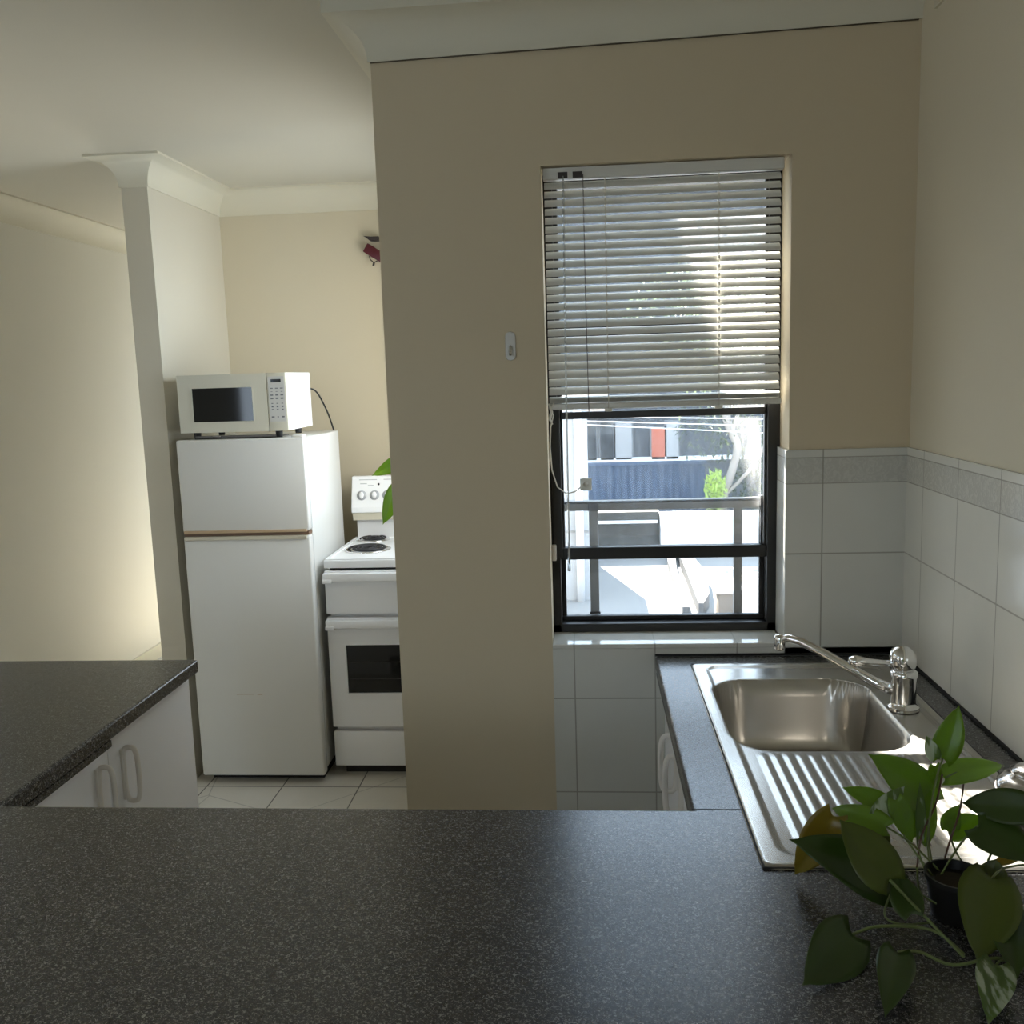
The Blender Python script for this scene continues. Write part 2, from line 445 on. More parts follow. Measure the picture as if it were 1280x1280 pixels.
# ------------------------------------------------------------------ kitchen window
win = thing('window_1', (-.566, .12, ZS), None, None); win['kind'] = 'structure'
FY0, FY1 = .105, .165
q = MB()
q.box(W0, W0 + .022, FY0, FY1, ZS, ZO); q.box(W1 - .03, W1, FY0, FY1, ZS, ZO)
q.box(W0, W1, FY0, FY1, ZO - .03, ZO); q.box(W0, W1, FY0, FY1, ZS, ZS + .022)
q.box(W0 + .022, W1 - .03, .140, .146, ZS + .022, ZS + .034)
bevel(q.build('window_frame', M_alum, win), .002)
q = MB()      # upper sash
q.box(W0 + .022, W0 + .034, .118, .138, 1.122, ZO - .03); q.box(W1 - .036, W1 - .03, .118, .138, 1.122, ZO - .03)
q.box(W0 + .022, W1 - .03, .112, .140, 1.122, 1.153); q.box(W0 + .022, W1 - .03, .118, .138, 1.484, 1.502)
q.box(W0 + .005, W0 + .028, .100, .125, 1.13, 1.53); q.box(W0 + .022, W1 - .03, .112, .140, 1.672, 1.714)
bevel(q.build('upper_sash', M_alum, win), .0015)
q = MB(); q.box(W0 + .034, W1 - .042, .127, .131, 1.153, 1.484); q.box(W0 + .034, W1 - .036, .127, .131, 1.502, ZO - .03)
q.build('upper_pane', M_glass_dirty, win)
q = MB(); q.box(W0 + .022, W0 + .034, .146, .16, ZS + .022, 1.275); q.box(W1 - .042, W1 - .03, .146, .16, ZS + .022, 1.275)
q.box(W0 + .022, W1 - .03, .146, .16, ZS + .022, ZS + .034); q.box(W0 + .022, W1 - .03, .146, .16, 1.262, 1.268)
bevel(q.build('lower_sash', M_alum, win), .001)
q = MB(); q.box(W0 + .034, W1 - .042, .151, .154, ZS + .034, 1.262); q.build('lower_pane', M_glass, win)
q = MB(); q.box(W0 - .0, W0 + .012, .082, .104, 1.125, 1.165, bev=.003); tag(q.build('latch', M_handle, win, smooth=40), 'small white plastic latch on the left jamb')

# exterior balustrade just outside the glass
bal = thing('balustrade', (-.55, .215, .94), 'grey metal balustrade with top rail and two posts outside the kitchen window', 'balustrade')
q = MB(); q.box(W0 - .04, W1 + .06, .2, .225, 1.236, 1.262); bevel(q.build('top_rail', M_grey, bal), .002)
for x0, x1 in ((-.757, -.733), (-.376, -.355)):
    q = MB(); q.box(x0, x1, .203, .222, .945, 1.236); bevel(q.build('post', M_grey, bal), .0015)
q = MB(); q.box(W0 - .04, W1 + .06, .2, .225, .920, .945); bevel(q.build('bottom_rail', M_grey, bal), .0015)
q = MB(); q.box(-.759, -.731, .196, .203, 1.236, 1.262); q.build('bracket', M_alum, bal)
q = MB(); q.box(-.759, -.731, .196, .203, .935, .962); q.build('bracket', M_alum, bal)

# ------------------------------------------------------------------ venetian blind
BX0, BX1 = -.849, -.2955
bl = thing('venetian_blind', (-.57, .035, 1.51), 'white aluminium venetian blind lowered over the upper half of the kitchen window', 'blind')
q = MB(); q.box(BX0, BX1 + .004, .018, .046, 2.052, 2.078); bevel(q.build('headrail', M_slat, bl), .002)
q = MB(); q.box(BX0 + .035, BX0 + .058, .0165, .019, 2.053, 2.067); q.box(BX0 + .07, BX0 + .093, .0165, .019, 2.053, 2.067)
tag(q.build('tilt_mechanism', M_dark, bl), 'dark openings at the left of the headrail')
slatm = None
pitch = .0201
TILT = math.radians(46)
for i in range(25):
    z = 2.040 - i * pitch
    if slatm is None:
        q = MB(); rows = []
        prof = []
        for k in range(9):
            u = (k / 8 - .5) * .0255
            cz = .0036 * (1 - (2 * u / .0255) ** 2)
            # outer edge (+y) up, room edge (-y) down
            yy = u * math.cos(TILT) - cz * math.sin(TILT); zz = u * math.sin(TILT) + cz * math.cos(TILT)
            prof.append((yy, zz))
        for t in (0, .00028):
            rows.append([(q.bm.verts.new((BX0 + .002, y - t * math.sin(TILT), zz - t)), q.bm.verts.new((BX1 - .002, y - t * math.sin(TILT), zz - t))) for y, zz in prof])
        for row in rows:
            for a, b in zip(row, row[1:]): q.bm.faces.new((a[0], b[0], b[1], a[1]))
        a, b = rows
        for e in (0, -1): q.bm.faces.new((a[e][0], a[e][1], b[e][1], b[e][0]))
        for side in (0, 1):
            for k in range(8): q.bm.faces.new((a[k][side], a[k + 1][side], b[k + 1][side], b[k][side]))
        slatm = q.build('slat', M_slat, bl, smooth=60)
        s_ = slatm
        base = slatm.matrix_parent_inverse.copy()
    else:
        s_ = slatm.copy(); COL.objects.link(s_); s_.parent = bl; s_.matrix_parent_inverse = base
    s_.location = (0, .032, z); s_.rotation_euler = (random.uniform(-.02, .02), random.uniform(-.0008, .0008), 0)
for i in range(5):
    s_ = slatm.copy(); s_.data = slatm.data; COL.objects.link(s_); s_.parent = bl; s_.matrix_parent_inverse = base
    s_.location = (0, .032, 1.5295 + .0026 * i); s_.rotation_euler = (-TILT + .1, 0, 0)
q = MB(); q.box(BX0 + .001, BX1 + .002, .020, .045, 1.512, 1.527, bev=.003)
q.build('bottom_rail', M_slat, bl, smooth=40)
for x in (-.704, -.440):
    q = MB()
    for yy in (.0195, .0445): q.tube([(x, yy, 2.055), (x, yy, 1.51)], .0009, 5)
    for i in range(26): q.box(x - .002, x + .002, .0185, .0205, 2.040 - i * pitch - .004, 2.040 - i * pitch + .003)
    q.box(x - .009, x + .009, .019, .046, 1.505, 1.513, bev=.002)
    q.build('ladder_cord', M_cord, bl)
q = MB(); q.tube([(-.755, .0165, 2.06), (-.7545, .0155, 1.8), (-.7515, .0155, 1.5), (-.750, .0165, 1.498)], .0011, 6); q.build('lift_cord', M_cordd, bl)
q = MB(); q.tube([(-.801, .015, 2.058), (-.8015, .013, 2.04), (-.806, .008, 1.5), (-.8075, .006, 1.16), (-.808, .006, 1.115)], .0032, 6, radii=[.0015, .0028, .0028, .0028, .0045])
tag(q.build('tilt_wand', M_wand, bl), 'clear plastic tilt wand')
# loose white pull cord knotted at the left jamb, ending in a stuck-on tab
pc = thing('pull_cord', (-.843, .02, 1.51), 'thin white cord looping from the left window jamb to a tab on the glass', 'cord')
q = MB(); q.tube([(-.836, .016, 1.53), (-.845, .012, 1.515), (-.838, .02, 1.50), (-.846, .03, 1.47), (-.8495, .05, 1.42), (-.847, .07, 1.36), (-.835, .09, 1.315), (-.812, .10, 1.296), (-.79, .112, 1.300), (-.766, .120, 1.318)], .0017, 7)
q.build('cord', M_cord, pc)
q = MB(); q.tube([(-.848, .012, 1.528), (-.842, .008, 1.508), (-.847, .010, 1.49), (-.840, .012, 1.478)], .0035, 7, radii=[.002, .004, .0035, .0015]); q.build('knot', M_cord, pc)
q = MB(); q.box(-.778, -.748, .122, .126, 1.300, 1.332, bev=.0015); q.lathe([(0, .012), (.006, .01), (.007, 0)], (-.763, .121, 1.316), 12, M=Matrix.Rotation(math.radians(90), 4, 'X')); q.build('tab', M_hook, pc)

# adhesive hook on the wall
hk = thing('wall_hook', (-.936, 0, 1.635), 'small translucent adhesive hook stuck on the wall left of the window', 'hook')
q = MB(); q.prism([(-.9485, 1.645), (-.945, 1.637), (-.936, 1.634), (-.927, 1.637), (-.9235, 1.645), (-.9235, 1.693), (-.927, 1.700), (-.936, 1.703), (-.945, 1.700), (-.9485, 1.693)], -.0045, -.0004, 'y')
bevel(q.build('plate', M_hook, hk), .001)
q = MB(); q.tube([(-.936, -.004, 1.668), (-.936, -.011, 1.664), (-.936, -.016, 1.652), (-.936, -.02, 1.648), (-.936, -.025, 1.655)], .003, 8); q.build('hook_arm', M_hook, hk)

# ------------------------------------------------------------------ worktop (U-shaped)
XL, YF = -1.7688, -.8414
XR = -.6
wt = thing('worktop', (-1.0, -1.1, .865), 'dark grey speckled laminate worktop running in a U from the left run to the sink', 'worktop')
q = MB(); q.cells([-2.60, XL - .0, XR, -.497, -.092, -.0075], [-1.46, -1.0, YF, -.112, -.0075], .865, .9,
                  skip=[(1, 2), (1, 3), (3, 1), (3, 2)])
o = q.build('worktop_slab', M_lam, wt); bevel(o, .007, 4)
for p in o.data.polygons: p.use_smooth = False
q = MB(); q.box(-1.82, XL - .001, YF - .2, -.464, .851, .865); q.build('build_down_strip', M_lam, wt)
q = MB(); q.box(XR + .001, -.57, YF, -.03, .857, .865); q.build('build_down_strip', M_lam, wt)
q = MB(); q.box(XR, -.522, YF - .0012, YF + .0012, .8995, .9004); tag(q.build('joint_strip', M_seal, wt), 'thin dark joint line')
q = MB(); q.box(-.6, -.0075, -.0125, -.0072, .9, .905); q.box(-.0125, -.0072, -1.4, -.008, .9, .905); tag(q.build('sealant_bead', M_seal, wt), 'dark sealant bead')

# D handle builder
def dhandle(parent, base, vert, out, w=.035, h=.125, r=.0062, axis='x'):
    """loop handle fixed at base centre; stands off along +-x"""
    q = MB(); x, y, z = base
    pts = []
    so = out
    prof = [(0, 0), (so * .7, 0), (so, .012)]
    P = [(x, y, z - h / 2), (x + so * .6, y, z - h / 2), (x + so * .93, y, z - h / 2 + .006), (x + so, y, z - h / 2 + .018), (x + so, y, z + h / 2 - .018), (x + so * .93, y, z + h / 2 - .006), (x + so * .6, y, z + h / 2), (x, y, z + h / 2)]
    q.tube(P, r, 10)
    return q.build('handle', M_handle, parent)

# left base cabinet
lc = thing('base_cabinet', (-2.1, -.45, 0), 'white base cabinet with loop handles under the left worktop run', 'cabinet')
q = MB(); q.box(-2.55, -1.815, YF + .01, -.012, .1, .864); q.box(-2.5, -1.86, YF + .02, -.03, 0, .1)
q.build('carcass', M_cab, lc)
def ldoor(y0, y1, hy):
    d_ = MB(); d_.box(-1.815, -1.797, y0, y1, .105, .848, bev=.0015); d = d_.build('door', M_cab, lc, smooth=40)
    h = MB(); x = -1.797; z0, z1 = .69, .815
    P = []
    # racetrack loop seen face on
    cy, cz, a, b = hy, (z0 + z1) / 2, .0165, (z1 - z0) / 2
    for k in range(24):
        t = 2 * math.pi * k / 24
        ct, st = math.cos(t), math.sin(t)
        P.append((x + .020 + .0165 * math.copysign(abs(ct) ** .55, ct), cy, cz + b * math.copysign(abs(st) ** .6, st)))
    P.append(P[0]); P.append(P[1])
    h.tube(P, .0058, 8, cap=False)
    h.box(x - .001, x + .006, cy - .007, cy + .007, z0 + .004, z1 - .004, bev=.002)
    h.build('handle', M_handle, d)
ldoor(-.4335 , -.012, -.380)
ldoor(YF + .012, -.4365, -.487)

# sink run base cabinet
rc = thing('base_cabinet', (-.3, -.45, 0), 'white base cabinet with two loop handles under the sink', 'cabinet')
q = MB(); q.box(-.56, -.54, YF + .01, -.012, .1, .856); q.box(-.54, -.01, YF + .012, YF + .03, .1, .72); q.box(-.54, -.01, -.03, -.012, .1, .72); q.box(-.54, -.01, YF + .03, -.03, .1, .12); q.box(-.52, -.03, YF + .02, -.03, 0, .1)
q.build('carcass', M_cab, rc)
def rdoor(y0, y1, hy):
    d_ = MB(); d_.box(-.578, -.56, y0, y1, .105, .85, bev=.0015); d = d_.build('door', M_cab, rc, smooth=40)
    x, z0, z1 = -.578, .71, .835
    h = MB(); P = []
    for k in range(24):
        t = 2 * math.pi * k / 24; ct, st = math.cos(t), math.sin(t)
        P.append((x - .020 - .0165 * math.copysign(abs(ct) ** .55, ct), hy, .7725 + .0625 * math.copysign(abs(st) ** .6, st)))
    P.append(P[0]); P.append(P[1]); h.tube(P, .0058, 8, cap=False)
    h.box(x - .006, x + .001, hy - .007, hy + .007, z0 + .004, z1 - .004, bev=.002)
    h.build('handle', M_handle, d)
rdoor(-.415, -.012, -.475 + .11)
rdoor(YF + .012, -.4185, -.475)
# foreground base cabinet carrying the front run
fc = thing('base_cabinet', (-1.3, -1.15, 0), 'white base cabinet under the foreground worktop run', 'cabinet')
q = MB(); q.box(-2.5, -.56, -1.42, YF - .03, .1, .72); q.box(-2.5, -.56, -1.42, -1.40, .72, .863); q.box(-2.5, -1.82, -1.40, YF - .21, .72, .863); q.box(-2.4, -.6, -1.38, YF - .08, 0, .1)
q.build('carcass', M_cab, fc)
for i in range(3):
    x0 = -1.75 + i * .395
    q = MB(); q.box(x0, x0 + .39, YF - .03, YF - .012, .105, .85, bev=.0015); q.build('door', M_cab, fc, smooth=40)

# ------------------------------------------------------------------ sink
SX0, SX1, SY0, SY1 = -.522, -.066, -1.0278, -.083
BCX, BCY, BAX, BAY = -.325, -.400, .168, .202
def sstep(a, b, x):
    t = max(0, min(1, (x - a) / (b - a))); return t * t * (3 - 2 * t)
def rrd(x, y, x0, x1, y0, y1, r):      # signed distance to rounded rect (neg inside)
    cx_, cy_ = (x0 + x1) / 2, (y0 + y1) / 2
    dx = abs(x - cx_) - (x1 - x0) / 2 + r; dy = abs(y - cy_) - (y1 - y0) / 2 + r
    return math.hypot(max(dx, 0), max(dy, 0)) + min(max(dx, dy), 0) - r
def sink_z(x, y):
    z = .9055
    dr = rrd(x, y, SX0, SX1, SY0, SY1, .018)
    z -= .0045 * sstep(-.006, 0, dr)
    di = rrd(x, y, SX0 + .030, SX1 - .020, SY0 + .030, SY1 - .022, .035)
    z -= .0045 * (1 - sstep(-.010, 0, di))
    # drainer ribs
    if -.965 < y < -.595:
        m_ = sstep(-.960, -.94, y) * (1 - sstep(-.635, -.612, y)) * sstep(-.462, -.455, x) * (1 - sstep(-.150, -.143, x))
        z += .0021 * m_ * (0.5 + .5 * math.cos((x + .45) / .0225 * 2 * math.pi)) ** .7
    db = rrd(x, y, BCX - BAX, BCX + BAX, BCY - BAY, BCY + BAY, .085)
    if db < .012:
        z -= .003 * (1 - sstep(-.006, .010, db))
        dep = .150
        if db < 0:
            t = min(1, -db / .034)
            z -= dep * (1 - (1 - t) ** 2.6) ** .8
            rr = math.hypot(x - BCX, y - BCY)
            z -= .006 * (1 - sstep(.02, .045, rr)) + .004 * (1 - sstep(.05, .16, rr))
    return z
q = MB(); 
def axis_samples(a, b, fine, step=.0035):
    n = int((b - a) / step); return [a + (b - a) * k / n for k in range(n + 1)]
xs = axis_samples(SX0, SX1, None, .0028); ys = axis_samples(SY0, SY1, None, .0045)
vv = []
for x in xs:
    row = []
    for y in ys:
        # pull corners into rounded rect
        X, Y = x, y
        d_ = rrd(x, y, SX0, SX1, SY0, SY1, .018)
        if d_ > 0:
            ccx = SX0 + .018 if x < BCX else SX1 - .018; ccy = SY0 + .018 if y < -.5 else SY1 - .018
            v_ = Vector((x - ccx, y - ccy)); v_ = v_.normalized() * .018; X, Y = ccx + v_.x, ccy + v_.y
        row.append(q.bm.verts.new((X, Y, sink_z(X, Y))))
    vv.append(row)
for i in range(len(xs) - 1):
    for j in range(len(ys) - 1):
        f = q.bm.faces.new((vv[i][j], vv[i + 1][j], vv[i + 1][j + 1], vv[i][j + 1])); f.smooth = True
sk = thing('sink', (-.3, -.55, .9), 'stainless steel inset sink with a ribbed drainboard under the window', 'sink')
o = q.build('basin', M_steel, sk)
q = MB(); q.cells([SX0 + .001, SX0 + .004, SX1 - .004, SX1 - .001], [SY0 + .001, SY0 + .004, SY1 - .004, SY1 - .001], .9001, .9035, skip=[(1, 1)])
tag(q.build('edge_seal', M_seal, sk), 'dark seal around the rim')
q = MB(); q.lathe([(0, .006), (.012, .006), (.014, .002), (.030, .003), (.034, 0)], (BCX, BCY, .744), 28); q.build('waste', M_chrome, sk)

# mixer tap
tp = thing('mixer_tap', (-.125, -.39, .905), 'chrome mixer tap with a long swivel spout at the right of the sink', 'tap')
tx, ty = -.126, -.39
q = MB(); q.lathe([(0, 0), (.031, 0), (.031, .006), (.026, .010), (.0245, .016), (.0245, .066), (.026, .070), (.026, .078), (.022, .082), (0, .083)], (tx, ty, .9025), 36); q.build('body', M_chrome, tp, smooth=50)
q = MB(); q.lathe([(0, 0), (.019, 0), (.024, .008), (.0255, .02), (.024, .034), (.018, .045), (.008, .052), (0, .053)], (0, 0, 0), 32, M=Matrix.Translation((tx + .002, ty, .984)) @ Matrix.Rotation(math.radians(-14), 4, 'Y'))
cap = q.build('lever_cap', M_chrome, tp)
q = MB(); q.tube([(tx - .014, ty - .005, .998), (tx - .045, ty - .006, 1.001), (tx - .075, ty - .010, 1.004), (tx - .100, ty - .012, 1.007), (tx - .112, ty - .013, 1.008)], .006, 14, radii=[.006, .006, .008, .0125, .008]); q.build('lever', M_chrome, cap)
q = MB(); q.tube([(tx - .015, ty + .004, .939), (tx - .05, ty + .018, .952), (tx - .10, ty + .045, .977), (tx - .15, ty + .075, 1.003), (tx - .185, ty + .097, 1.018), (tx - .205, ty + .110, 1.021), (tx - .222, ty + .119, 1.017)], .0095, 16, radii=[.012, .0105, .0098, .0092, .009, .009, .009])
q.build('spout', M_chrome, tp)
q = MB(); q.tube([(tx - .224, ty + .120, 1.027), (tx - .224, ty + .120, 1.020), (tx - .224, ty + .120, .996), (tx - .224, ty + .120, .993)], .0115, 16, radii=[.009, .0118, .0118, .010]); q.build('aerator', M_chrome, tp)

# small lidded steel pot at the right edge
kx, ky = -.073, -.85
kt = thing('lidded_pot', (kx, ky, .905), 'small shiny steel pot with a black lid knob at the right end of the drainboard', 'pot')
q = MB(); q.lathe([(0, 0), (.046, 0), (.054, .005), (.0595, .018), (.060, .030), (.056, .044), (.046, .054), (.036, .058), (.0365, .061)], (kx, ky, .9055), 44); q.build('body', M_kettle, kt)
q = MB(); q.lathe([(.037, 0), (.0375, .002), (.026, .009), (.008, .013), (0, .0135)], (kx, ky, .9665), 36)
lid = q.build('lid', M_kettle, kt)
q = MB(); q.lathe([(0, 0), (.007, 0), (.008, .005), (.016, .009), (.018, .017), (.013, .024), (0, .026)], (kx, ky, .979), 28); tag(q.build('knob', M_blackp, lid), 'black knob')

# ------------------------------------------------------------------ pothos plants
LEAVES=[
   ((-0.283, -1.03, 1.067), (-0.26, -1.02, 1.138), 0.0348, 'g') ,
   ((-0.3, -1.05, 1.075), (-0.309, -1.04, 1.103), 0.0171, 'v') ,
   ((-0.276, -1.02, 1.035), (-0.168, -0.95, 1.022), 0.033, 'g') ,
   ((-0.289, -1.02, 1.052), (-0.283, -1.02, 1.016), 0.0176, 'g') ,
   ((-0.291, -1.02, 0.996), (-0.382, -1.03, 1.073), 0.0575, 'g') ,
   ((-0.324, -1.06, 0.968), (-0.295, -1.0, 1.026), 0.0388, 'g') ,
   ((-0.323, -1.07, 0.976), (-0.312, -1.03, 1.032), 0.0118, 'v') ,
   ((-0.361, -1.06, 1.011), (-0.418, -1.04, 1.029), 0.0258, 'g') ,
   ((-0.384, -1.08, 1.01), (-0.342, -1.06, 1.04), 0.0212, 'v') ,
   ((-0.377, -1.1, 1.002), (-0.429, -1.03, 0.994), 0.0313, 'g') ,
   ((-0.434, -1.06, 0.997), (-0.483, -1.053, 0.908), 0.0455, 'y') ,
   ((-0.365, -1.1, 0.919), (-0.501, -1.1, 0.984), 0.0653, 'd') ,
   ((-0.39, -1.16, 0.962), (-0.442, -1.12, 1.022), 0.056, 'o') ,
   ((-0.205, -1.12, 1.037), (-0.263, -1.05, 1.012), 0.0405, 'd') ,
   ((-0.262, -1.1, 1.005), (-0.206, -1.15, 0.982), 0.0539, 'd') ,
   ((-0.275, -1.04, 0.965), (-0.232, -1.04, 0.989), 0.0328, 'g') ,
   ((-0.272, -1.03, 0.963), (-0.258, -1.03, 1.001), 0.0242, 'g') ,
   ((-0.45, -1.219, 0.925), (-0.525, -1.293, 0.908), 0.0576, 'd') ,
   ((-0.409, -1.253, 0.925), (-0.45, -1.344, 0.908), 0.0371, 'd') ,
   ((-0.271, -1.17, 0.971), (-0.315, -1.243, 0.908), 0.0648, 'o') ,
   ((-0.249, -1.17, 0.929), (-0.284, -1.275, 0.908), 0.0493, 'd') ,
   ((-0.266, -1.14, 0.961), (-0.294, -1.14, 0.943), 0.0282, 'o') ,
   ((-0.254, -1.13, 0.947), (-0.246, -1.12, 0.97), 0.0305, 'o') ,
   ((-0.307, -1.274, 0.925), (-0.347, -1.353, 0.908), 0.0361, 'v') ,
   ((-0.202, -1.08, 0.955), (-0.235, -1.08, 0.937), 0.0148, 'y') ,
   ((-0.366, -1.173, 0.925), (-0.371, -1.12, 0.953), 0.0337, 'd') ,
   ((-0.379, -1.08, 0.985), (-0.4, -1.05, 0.929), 0.0362, 'o') ,
   ((-0.359, -1.08, 1.03), (-0.34, -1.09, 0.974), 0.0254, 'g') ,
]
STEMS=[
   [(-0.279, -1.02, 1.039), (-0.297, -1.05, 1.011), (-0.325, -1.08, 0.98), (-0.34, -1.11, 0.951)] ,
   [(-0.283, -1.03, 1.067), (-0.3, -1.05, 1.033), (-0.317, -1.08, 0.974), (-0.321, -1.11, 0.94)] ,
   [(-0.291, -1.02, 0.996), (-0.309, -1.06, 0.97), (-0.314, -1.1, 0.934)] ,
   [(-0.361, -1.06, 1.011), (-0.351, -1.09, 0.985), (-0.324, -1.12, 0.946)] ,
   [(-0.377, -1.1, 1.002), (-0.344, -1.1, 0.979), (-0.3, -1.11, 0.935)] ,
   [(-0.365, -1.1, 0.919), (-0.392, -1.149, 0.91), (-0.38, -1.172, 0.91), (-0.34, -1.167, 0.91)] ,
   [(-0.39, -1.16, 0.962), (-0.349, -1.18, 0.921), (-0.328, -1.237, 0.91)] ,
   [(-0.445, -1.2, 0.913), (-0.41, -1.19, 0.918), (-0.348, -1.19, 0.914), (-0.326, -1.232, 0.91)] ,
   [(-0.401, -1.23, 0.91), (-0.375, -1.229, 0.91), (-0.347, -1.253, 0.91), (-0.297, -1.239, 0.91), (-0.254, -1.244, 0.91)] ,
   [(-0.267, -1.16, 0.966), (-0.24, -1.13, 0.963), (-0.192, -1.1, 0.953)] ,
   [(-0.256, -1.12, 0.967), (-0.235, -1.1, 0.974), (-0.192, -1.09, 0.947)] ,
   [(-0.262, -1.1, 1.005), (-0.283, -1.1, 0.979), (-0.314, -1.12, 0.946)] ,
   [(-0.275, -1.04, 0.965), (-0.276, -1.07, 0.952), (-0.272, -1.1, 0.943)] ,
   [(-0.234, -0.98, 1.029), (-0.261, -1.04, 1.0), (-0.291, -1.08, 0.963), (-0.311, -1.11, 0.937)] ,
   [(-0.249, -1.17, 0.929), (-0.266, -1.16, 0.937), (-0.289, -1.12, 0.941)] ,
   [(-0.34, -1.11, 0.951), (-0.342, -1.13, 0.929), (-0.329, -1.15, 0.925)] ,
   [(-0.297, -1.251, 0.91), (-0.287, -1.242, 0.91), (-0.276, -1.243, 0.91)] ,
   [(-0.168, -0.95, 1.022), (-0.233, -0.99, 1.035), (-0.274, -1.02, 1.035)] ,
   [(-0.324, -1.06, 0.968), (-0.33, -1.09, 0.957), (-0.326, -1.11, 0.94)] ,
]

def leaf_mesh(name, m, parent, B, T, w, roll=0.0, droop=.12, fold=.22, seed=0):
    """heart-shaped pointed leaf from base B to tip T"""
    B, T = Vector(B), Vector(T); ax = T - B; Lg = ax.length; a = ax.normalized()
    cam = Vector((-.75, -2.3, 1.6)); view = ((B + T) / 2 - Vector((-.55, -1.9, 1.7)))
    side = a.cross(view.normalized()).normalized()
    nrm = side.cross(a).normalized()
    if nrm.z < 0: nrm = -nrm; 
    side = Matrix.Rotation(roll, 3, a) @ side; nrm = Matrix.Rotation(roll, 3, a) @ nrm
    rnd = random.Random(seed)
    q = MB(); nu, nv = 14, 8; rows = []
    for i in range(nu + 1):
        t = i / nu
        # half-width: heart base, pointed tip
        hw = (math.sin(math.pi * min(1, (t * .93 + .07)) ** .72)) ** .85 * (1 - .15 * t)
        hw = max(hw, 0) * w / 2 * 1.02
        if t > .9: hw *= (1 - t) / .1 * .6 + .4 * (1 - (t - .9) / .1)
        row = []
        for j in range(nv + 1):
            s = j / nv * 2 - 1
            back = -.10 * Lg * (abs(s) ** 1.5) * (1 - t) ** 3 * 1.2          # lobes reach behind the base
            hump = nrm * (-fold * w * .5 * (1 - abs(s)) ** 1.2 * math.sin(math.pi * min(t + .05, 1)) * 1.0)
            dr = nrm * (droop * Lg * (4 * t * (1 - t)) * .5)
            rip = nrm * (.012 * w * math.sin(9 * t + 3 * s + seed) * abs(s))
            P = B + a * (Lg * t + back) + side * (hw * s) + hump + dr + rip
            row.append(q.bm.verts.new(P))
        rows.append(row)
    for r0, r1 in zip(rows, rows[1:]):
        for j in range(nv):
            f = q.bm.faces.new((r0[j], r0[j + 1], r1[j + 1], r1[j])); f.smooth = True
    bmesh.ops.remove_doubles(q.bm, verts=q.bm.verts[:], dist=1e-6)
    o = q.build(name, m, parent)
    for p in o.data.polygons: p.use_smooth = True
    md = o.modifiers.new('thick', 'SOLIDIFY'); md.thickness = .0005; md.offset = 0
    return o
PX, PY = -.30, -1.135
pl = thing('potted_pothos', (PX, PY, .9), 'trailing pothos with broad heart-shaped leaves in a black pot beside the drainboard', 'plant')
q = MB(); q.lathe([(0, 0), (.027, 0), (.029, .004), (.036, .050), (.038, .051), (.038, .057), (.035, .057), (.033, .046), (0, .046)], (PX, PY, .9005), 36); q.build('pot', M_blackp, pl, smooth=50)
q = MB(); q.lathe([(.0335, 0), (.02, .004), (0, .006)], (PX, PY, .944), 20); q.build('soil', M_soil, pl)
LNAME = {'y': 'yellowing leaf', 'v': 'cream-variegated leaf'}
for i, (b, t, w, mk) in enumerate(LEAVES):
    o = leaf_mesh('leaf', M_leaf[mk], pl, b, t, w * 1.18, roll=random.uniform(-.3, .3), droop=random.uniform(.05, .25), seed=i)
    if mk in LNAME: o['label'] = LNAME[mk]
def smooth_path(P, n=5):
    P = [Vector(p) for p in P]; out = []
    for i in range(len(P) - 1):
        p0, p1, p2, p3 = P[max(i - 1, 0)], P[i], P[i + 1], P[min(i + 2, len(P) - 1)]
        for k in range(n):
            t = k / n
            out.append(.5 * ((2 * p1) + (p2 - p0) * t + (2 * p0 - 5 * p1 + 4 * p2 - p3) * t * t + (3 * p1 - p0 - 3 * p2 + p3) * t ** 3))
    out.append(P[-1]); return out
for i, s in enumerate(STEMS):
    q = MB(); q.tube(smooth_path(s), .0014 if i not in (6, 7, 8) else .002, 7); q.build('stem', M_stem_red if i in (0, 13) else M_stem, pl)

# plant by the stove, mostly hidden behind the window wall
p2 = thing('trailing_plant', (-1.345, 1.08, 1.0), 'green leaves of a trailing plant poking out before the stove, behind the wall end', 'plant')
q = MB(); q.lathe([(0, 0), (.04, 0), (.055, .09), (.058, .09), (.058, .10), (.052, .10), (.05, .085), (0, .085)], (-1.31, 1.08, 1.0), 28); q.build('pot', M_blackp, p2, smooth=50)
for i, (b, t, w, mk) in enumerate([((-1.45, 1.1, 1.305), (-1.548, 1.1, 1.250), .055, 'g'), ((-1.455, 1.1, 1.205), (-1.516, 1.1, 1.068), .07, 'g'), ((-1.34, 1.1, 1.16), (-1.36, 1.05, 1.27), .06, 'd')]):
    leaf_mesh('leaf', M_leaf[mk], p2, b, t, w, roll=.2, droop=.45 if i == 0 else .1, seed=40 + i)
for s in ([(-1.31, 1.08, 1.08), (-1.33, 1.09, 1.25), (-1.39, 1.1, 1.32), (-1.45, 1.1, 1.305)], [(-1.31, 1.08, 1.08), (-1.36, 1.09, 1.18), (-1.41, 1.1, 1.225), (-1.455, 1.1, 1.205)], [(-1.31, 1.08, 1.08), (-1.32, 1.09, 1.13), (-1.34, 1.1, 1.16)]):
    q = MB(); q.tube(smooth_path(s), .002, 7); q.build('stem', M_stem, p2)
sh = thing('wall_shelf', (-1.31, 1.08, .98), 'small white shelf on the alcove side wall holding the trailing plant', 'shelf')
q = MB(); q.box(XA - .15, XA - .0005, .98, 1.18, .982, 1.0, bev=.002); q.build('board', M_cab, sh, smooth=40)

